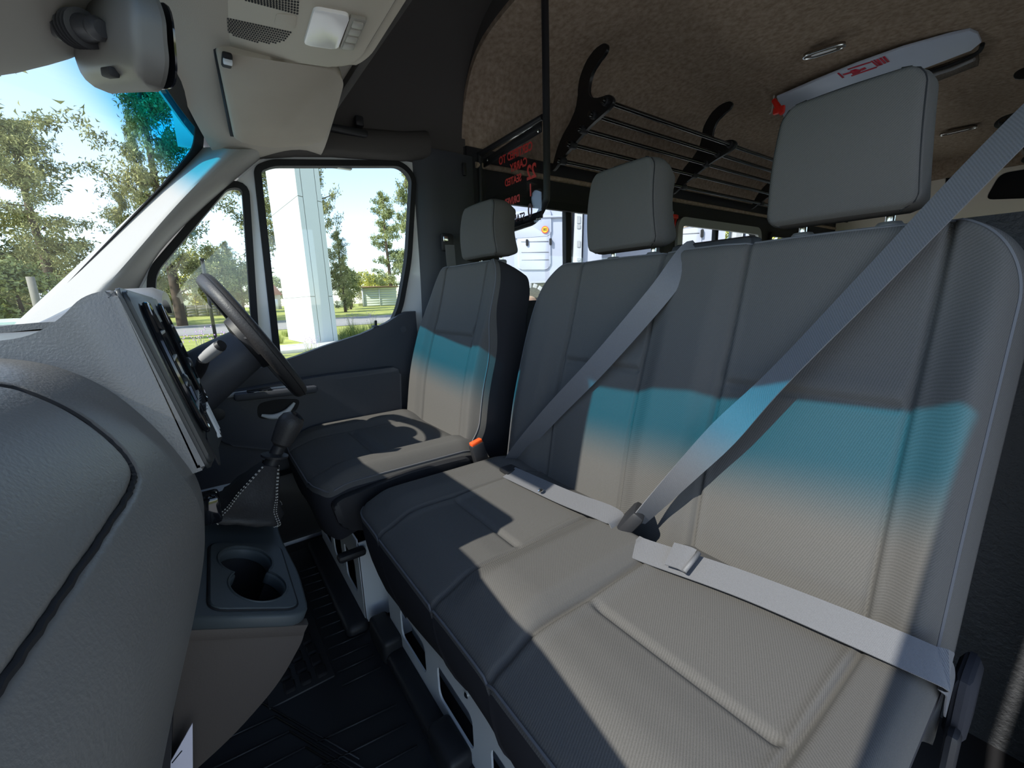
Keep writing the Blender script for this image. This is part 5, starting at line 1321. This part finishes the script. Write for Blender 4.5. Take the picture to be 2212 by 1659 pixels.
# ------------------------------------------------------------------ trucks
m_tw = mat('white truck paint', (.42, .43, .51), .4, spec=.5)
def truck(u, D, label, extra):
    e = thing('white_truck', foot(u, D), label, 'truck', 'white trucks beside the van')
    c = at(u, 540, D); dv = Vector((c.x - CAM[0], c.y - CAM[1], 0)).normalized(); rt = Vector((dv.y, -dv.x, 0)); up = Vector((0, 0, 1))
    s = D / 912 / math.cos(math.atan((u - PCX) / FPX)) * 1.0
    O = Vector((c.x, c.y, CAM[2])); fr = (O, rt, up)
    hz = 640 + (1170 - u) * .033
    def L(px, py): return ((px) * s, (hz - py) * s)
    back = [L(-170, 612), L(45, 612), L(54, 600), L(56, 480), L(54, 400), L(48, 330), L(-170, 330)]
    cab = prism('cab_back', rounded(back, .05), fr, -2.0, 0, m_tw, e, .03)
    prism('recess_panel', rounded([L(-50, 500), L(18, 493), L(18, 580), L(8, 586), L(-50, 584)], .06), fr, -.0, .025, m_tw, e, .012)
    prism('upper_panel', rounded([L(-60, 470), L(20, 468), L(20, 520), L(-60, 522)], .06), fr, 0, .03, m_tw, e, .012)
    for py in (528, 549, 564): prism('press_line', [L(-42, py), L(14, py + 2), L(14, py + 3.2), L(-42, py + 1.2)], fr, .02, .032, m_grey, e)
    for px in (-32, 16): prism('vent', rounded([L(px, 525), L(px + 5, 525), L(px + 5, 538), L(px, 538)], .02), fr, 0, .045, m_rub, e)
    prism('roof_edge', [L(-170, 478), L(50, 482), L(52, 486), L(-170, 482)], fr, 0, .05, m_tw, e, .01)
    cp = O + rt * (7.5 * s) + up * ((hz - 508) * s) + Vector((-dv.x, -dv.y, 0)) * .04
    lathe('speed_disc', [(.052, 0), (.052, .004), (.05, .006)], cp, -dv, mat('red ring', (.75, .08, .04), .5), e, 24)
    lathe('disc_face', [(.040, 0), (.040, .004)], cp - dv * .0045, -dv, mat('orange yellow disc', (.85, .48, .03), .5), e, 24)
    text('disc_number', '80', .055, (cp - dv * .0095, rt, up), m_rub, e)
    prism('fairing', rounded([L(62, 615), L(80, 615), L(84, 455), L(70, 452)], .03), (O, rt, up), -.9, .0, mat('grey fairing', (.45, .45, .47), .4), e, .02)
    prism('side_panel', [L(84, 620), L(125, 620), L(125, 458), L(88, 458)], fr, -1.2, -.1, m_tw, e, .02)
    for (py, hh2) in ((470, 8), (484, 14), (500, 8), (532, 12), (565, 6)): prism('fairing_slot', rounded([L(72, py), L(79, py), L(79, py + hh2), L(72, py + hh2)], .01), fr, -.002, .012, m_grey, e)
    # chassis, mudguard and lugged tyre
    prism('chassis_rail', [L(-150, 618), L(48, 616), L(46, 640), L(-150, 642)], fr, -1.4, -.2, mat('grimy chassis', (.10, .08, .07), .7, noise=.4, nscale=12), e, .02)
    wc_ = O + rt * (-25 * s) + up * ((hz - 652) * s) + dv * (-.15)
    lathe('tyre', [(.08, -.12), (.20, -.13), (.26, -.10), (.26, .10), (.20, .13), (.08, .12)], wc_, -dv, m_rub, e, 32)
    for k in range(20):
        a = 2 * math.pi * k / 20; rdv = rt * math.cos(a) + up * math.sin(a)
        box('tyre_lug', tuple(wc_ + rdv * .245 - dv * .10), (.07, .035, .06), m_grey, e, .006, rdv.to_track_quat('X', 'Z'))
    lathe('hub', [(.03, 0), (.09, .02), (.10, .05), (.05, .10)], wc_ - dv * .1, -dv, mat('rusty hub', (.22, .14, .10), .7), e, 16)
    prism('bumper_bar', [L(-60, 650), L(40, 648), L(40, 656), L(-60, 658)], fr, .3, .4, m_tw, e, .01)
    for px in (-120, -20, 30): lathe('road_wheel', [(.1, -.15), (.5, -.15), (.5, .15), (.1, .15)], O + rt * (px * s) + dv * 1.2 + up * (GZ + .5 - CAM[2]), rt, m_rub, e, 20)
    if extra:
        prism('mirror_arm', rounded([L(66, 476), L(84, 478), L(84, 482), L(66, 480)], .01), fr, .1, .14, m_steel, e, .005)
    return e
truck(1170, 6.6, 'white truck cab seen through front side window, with orange 80 disc', False)
truck(1490, 8.5, 'second white truck seen through the middle side window', True)
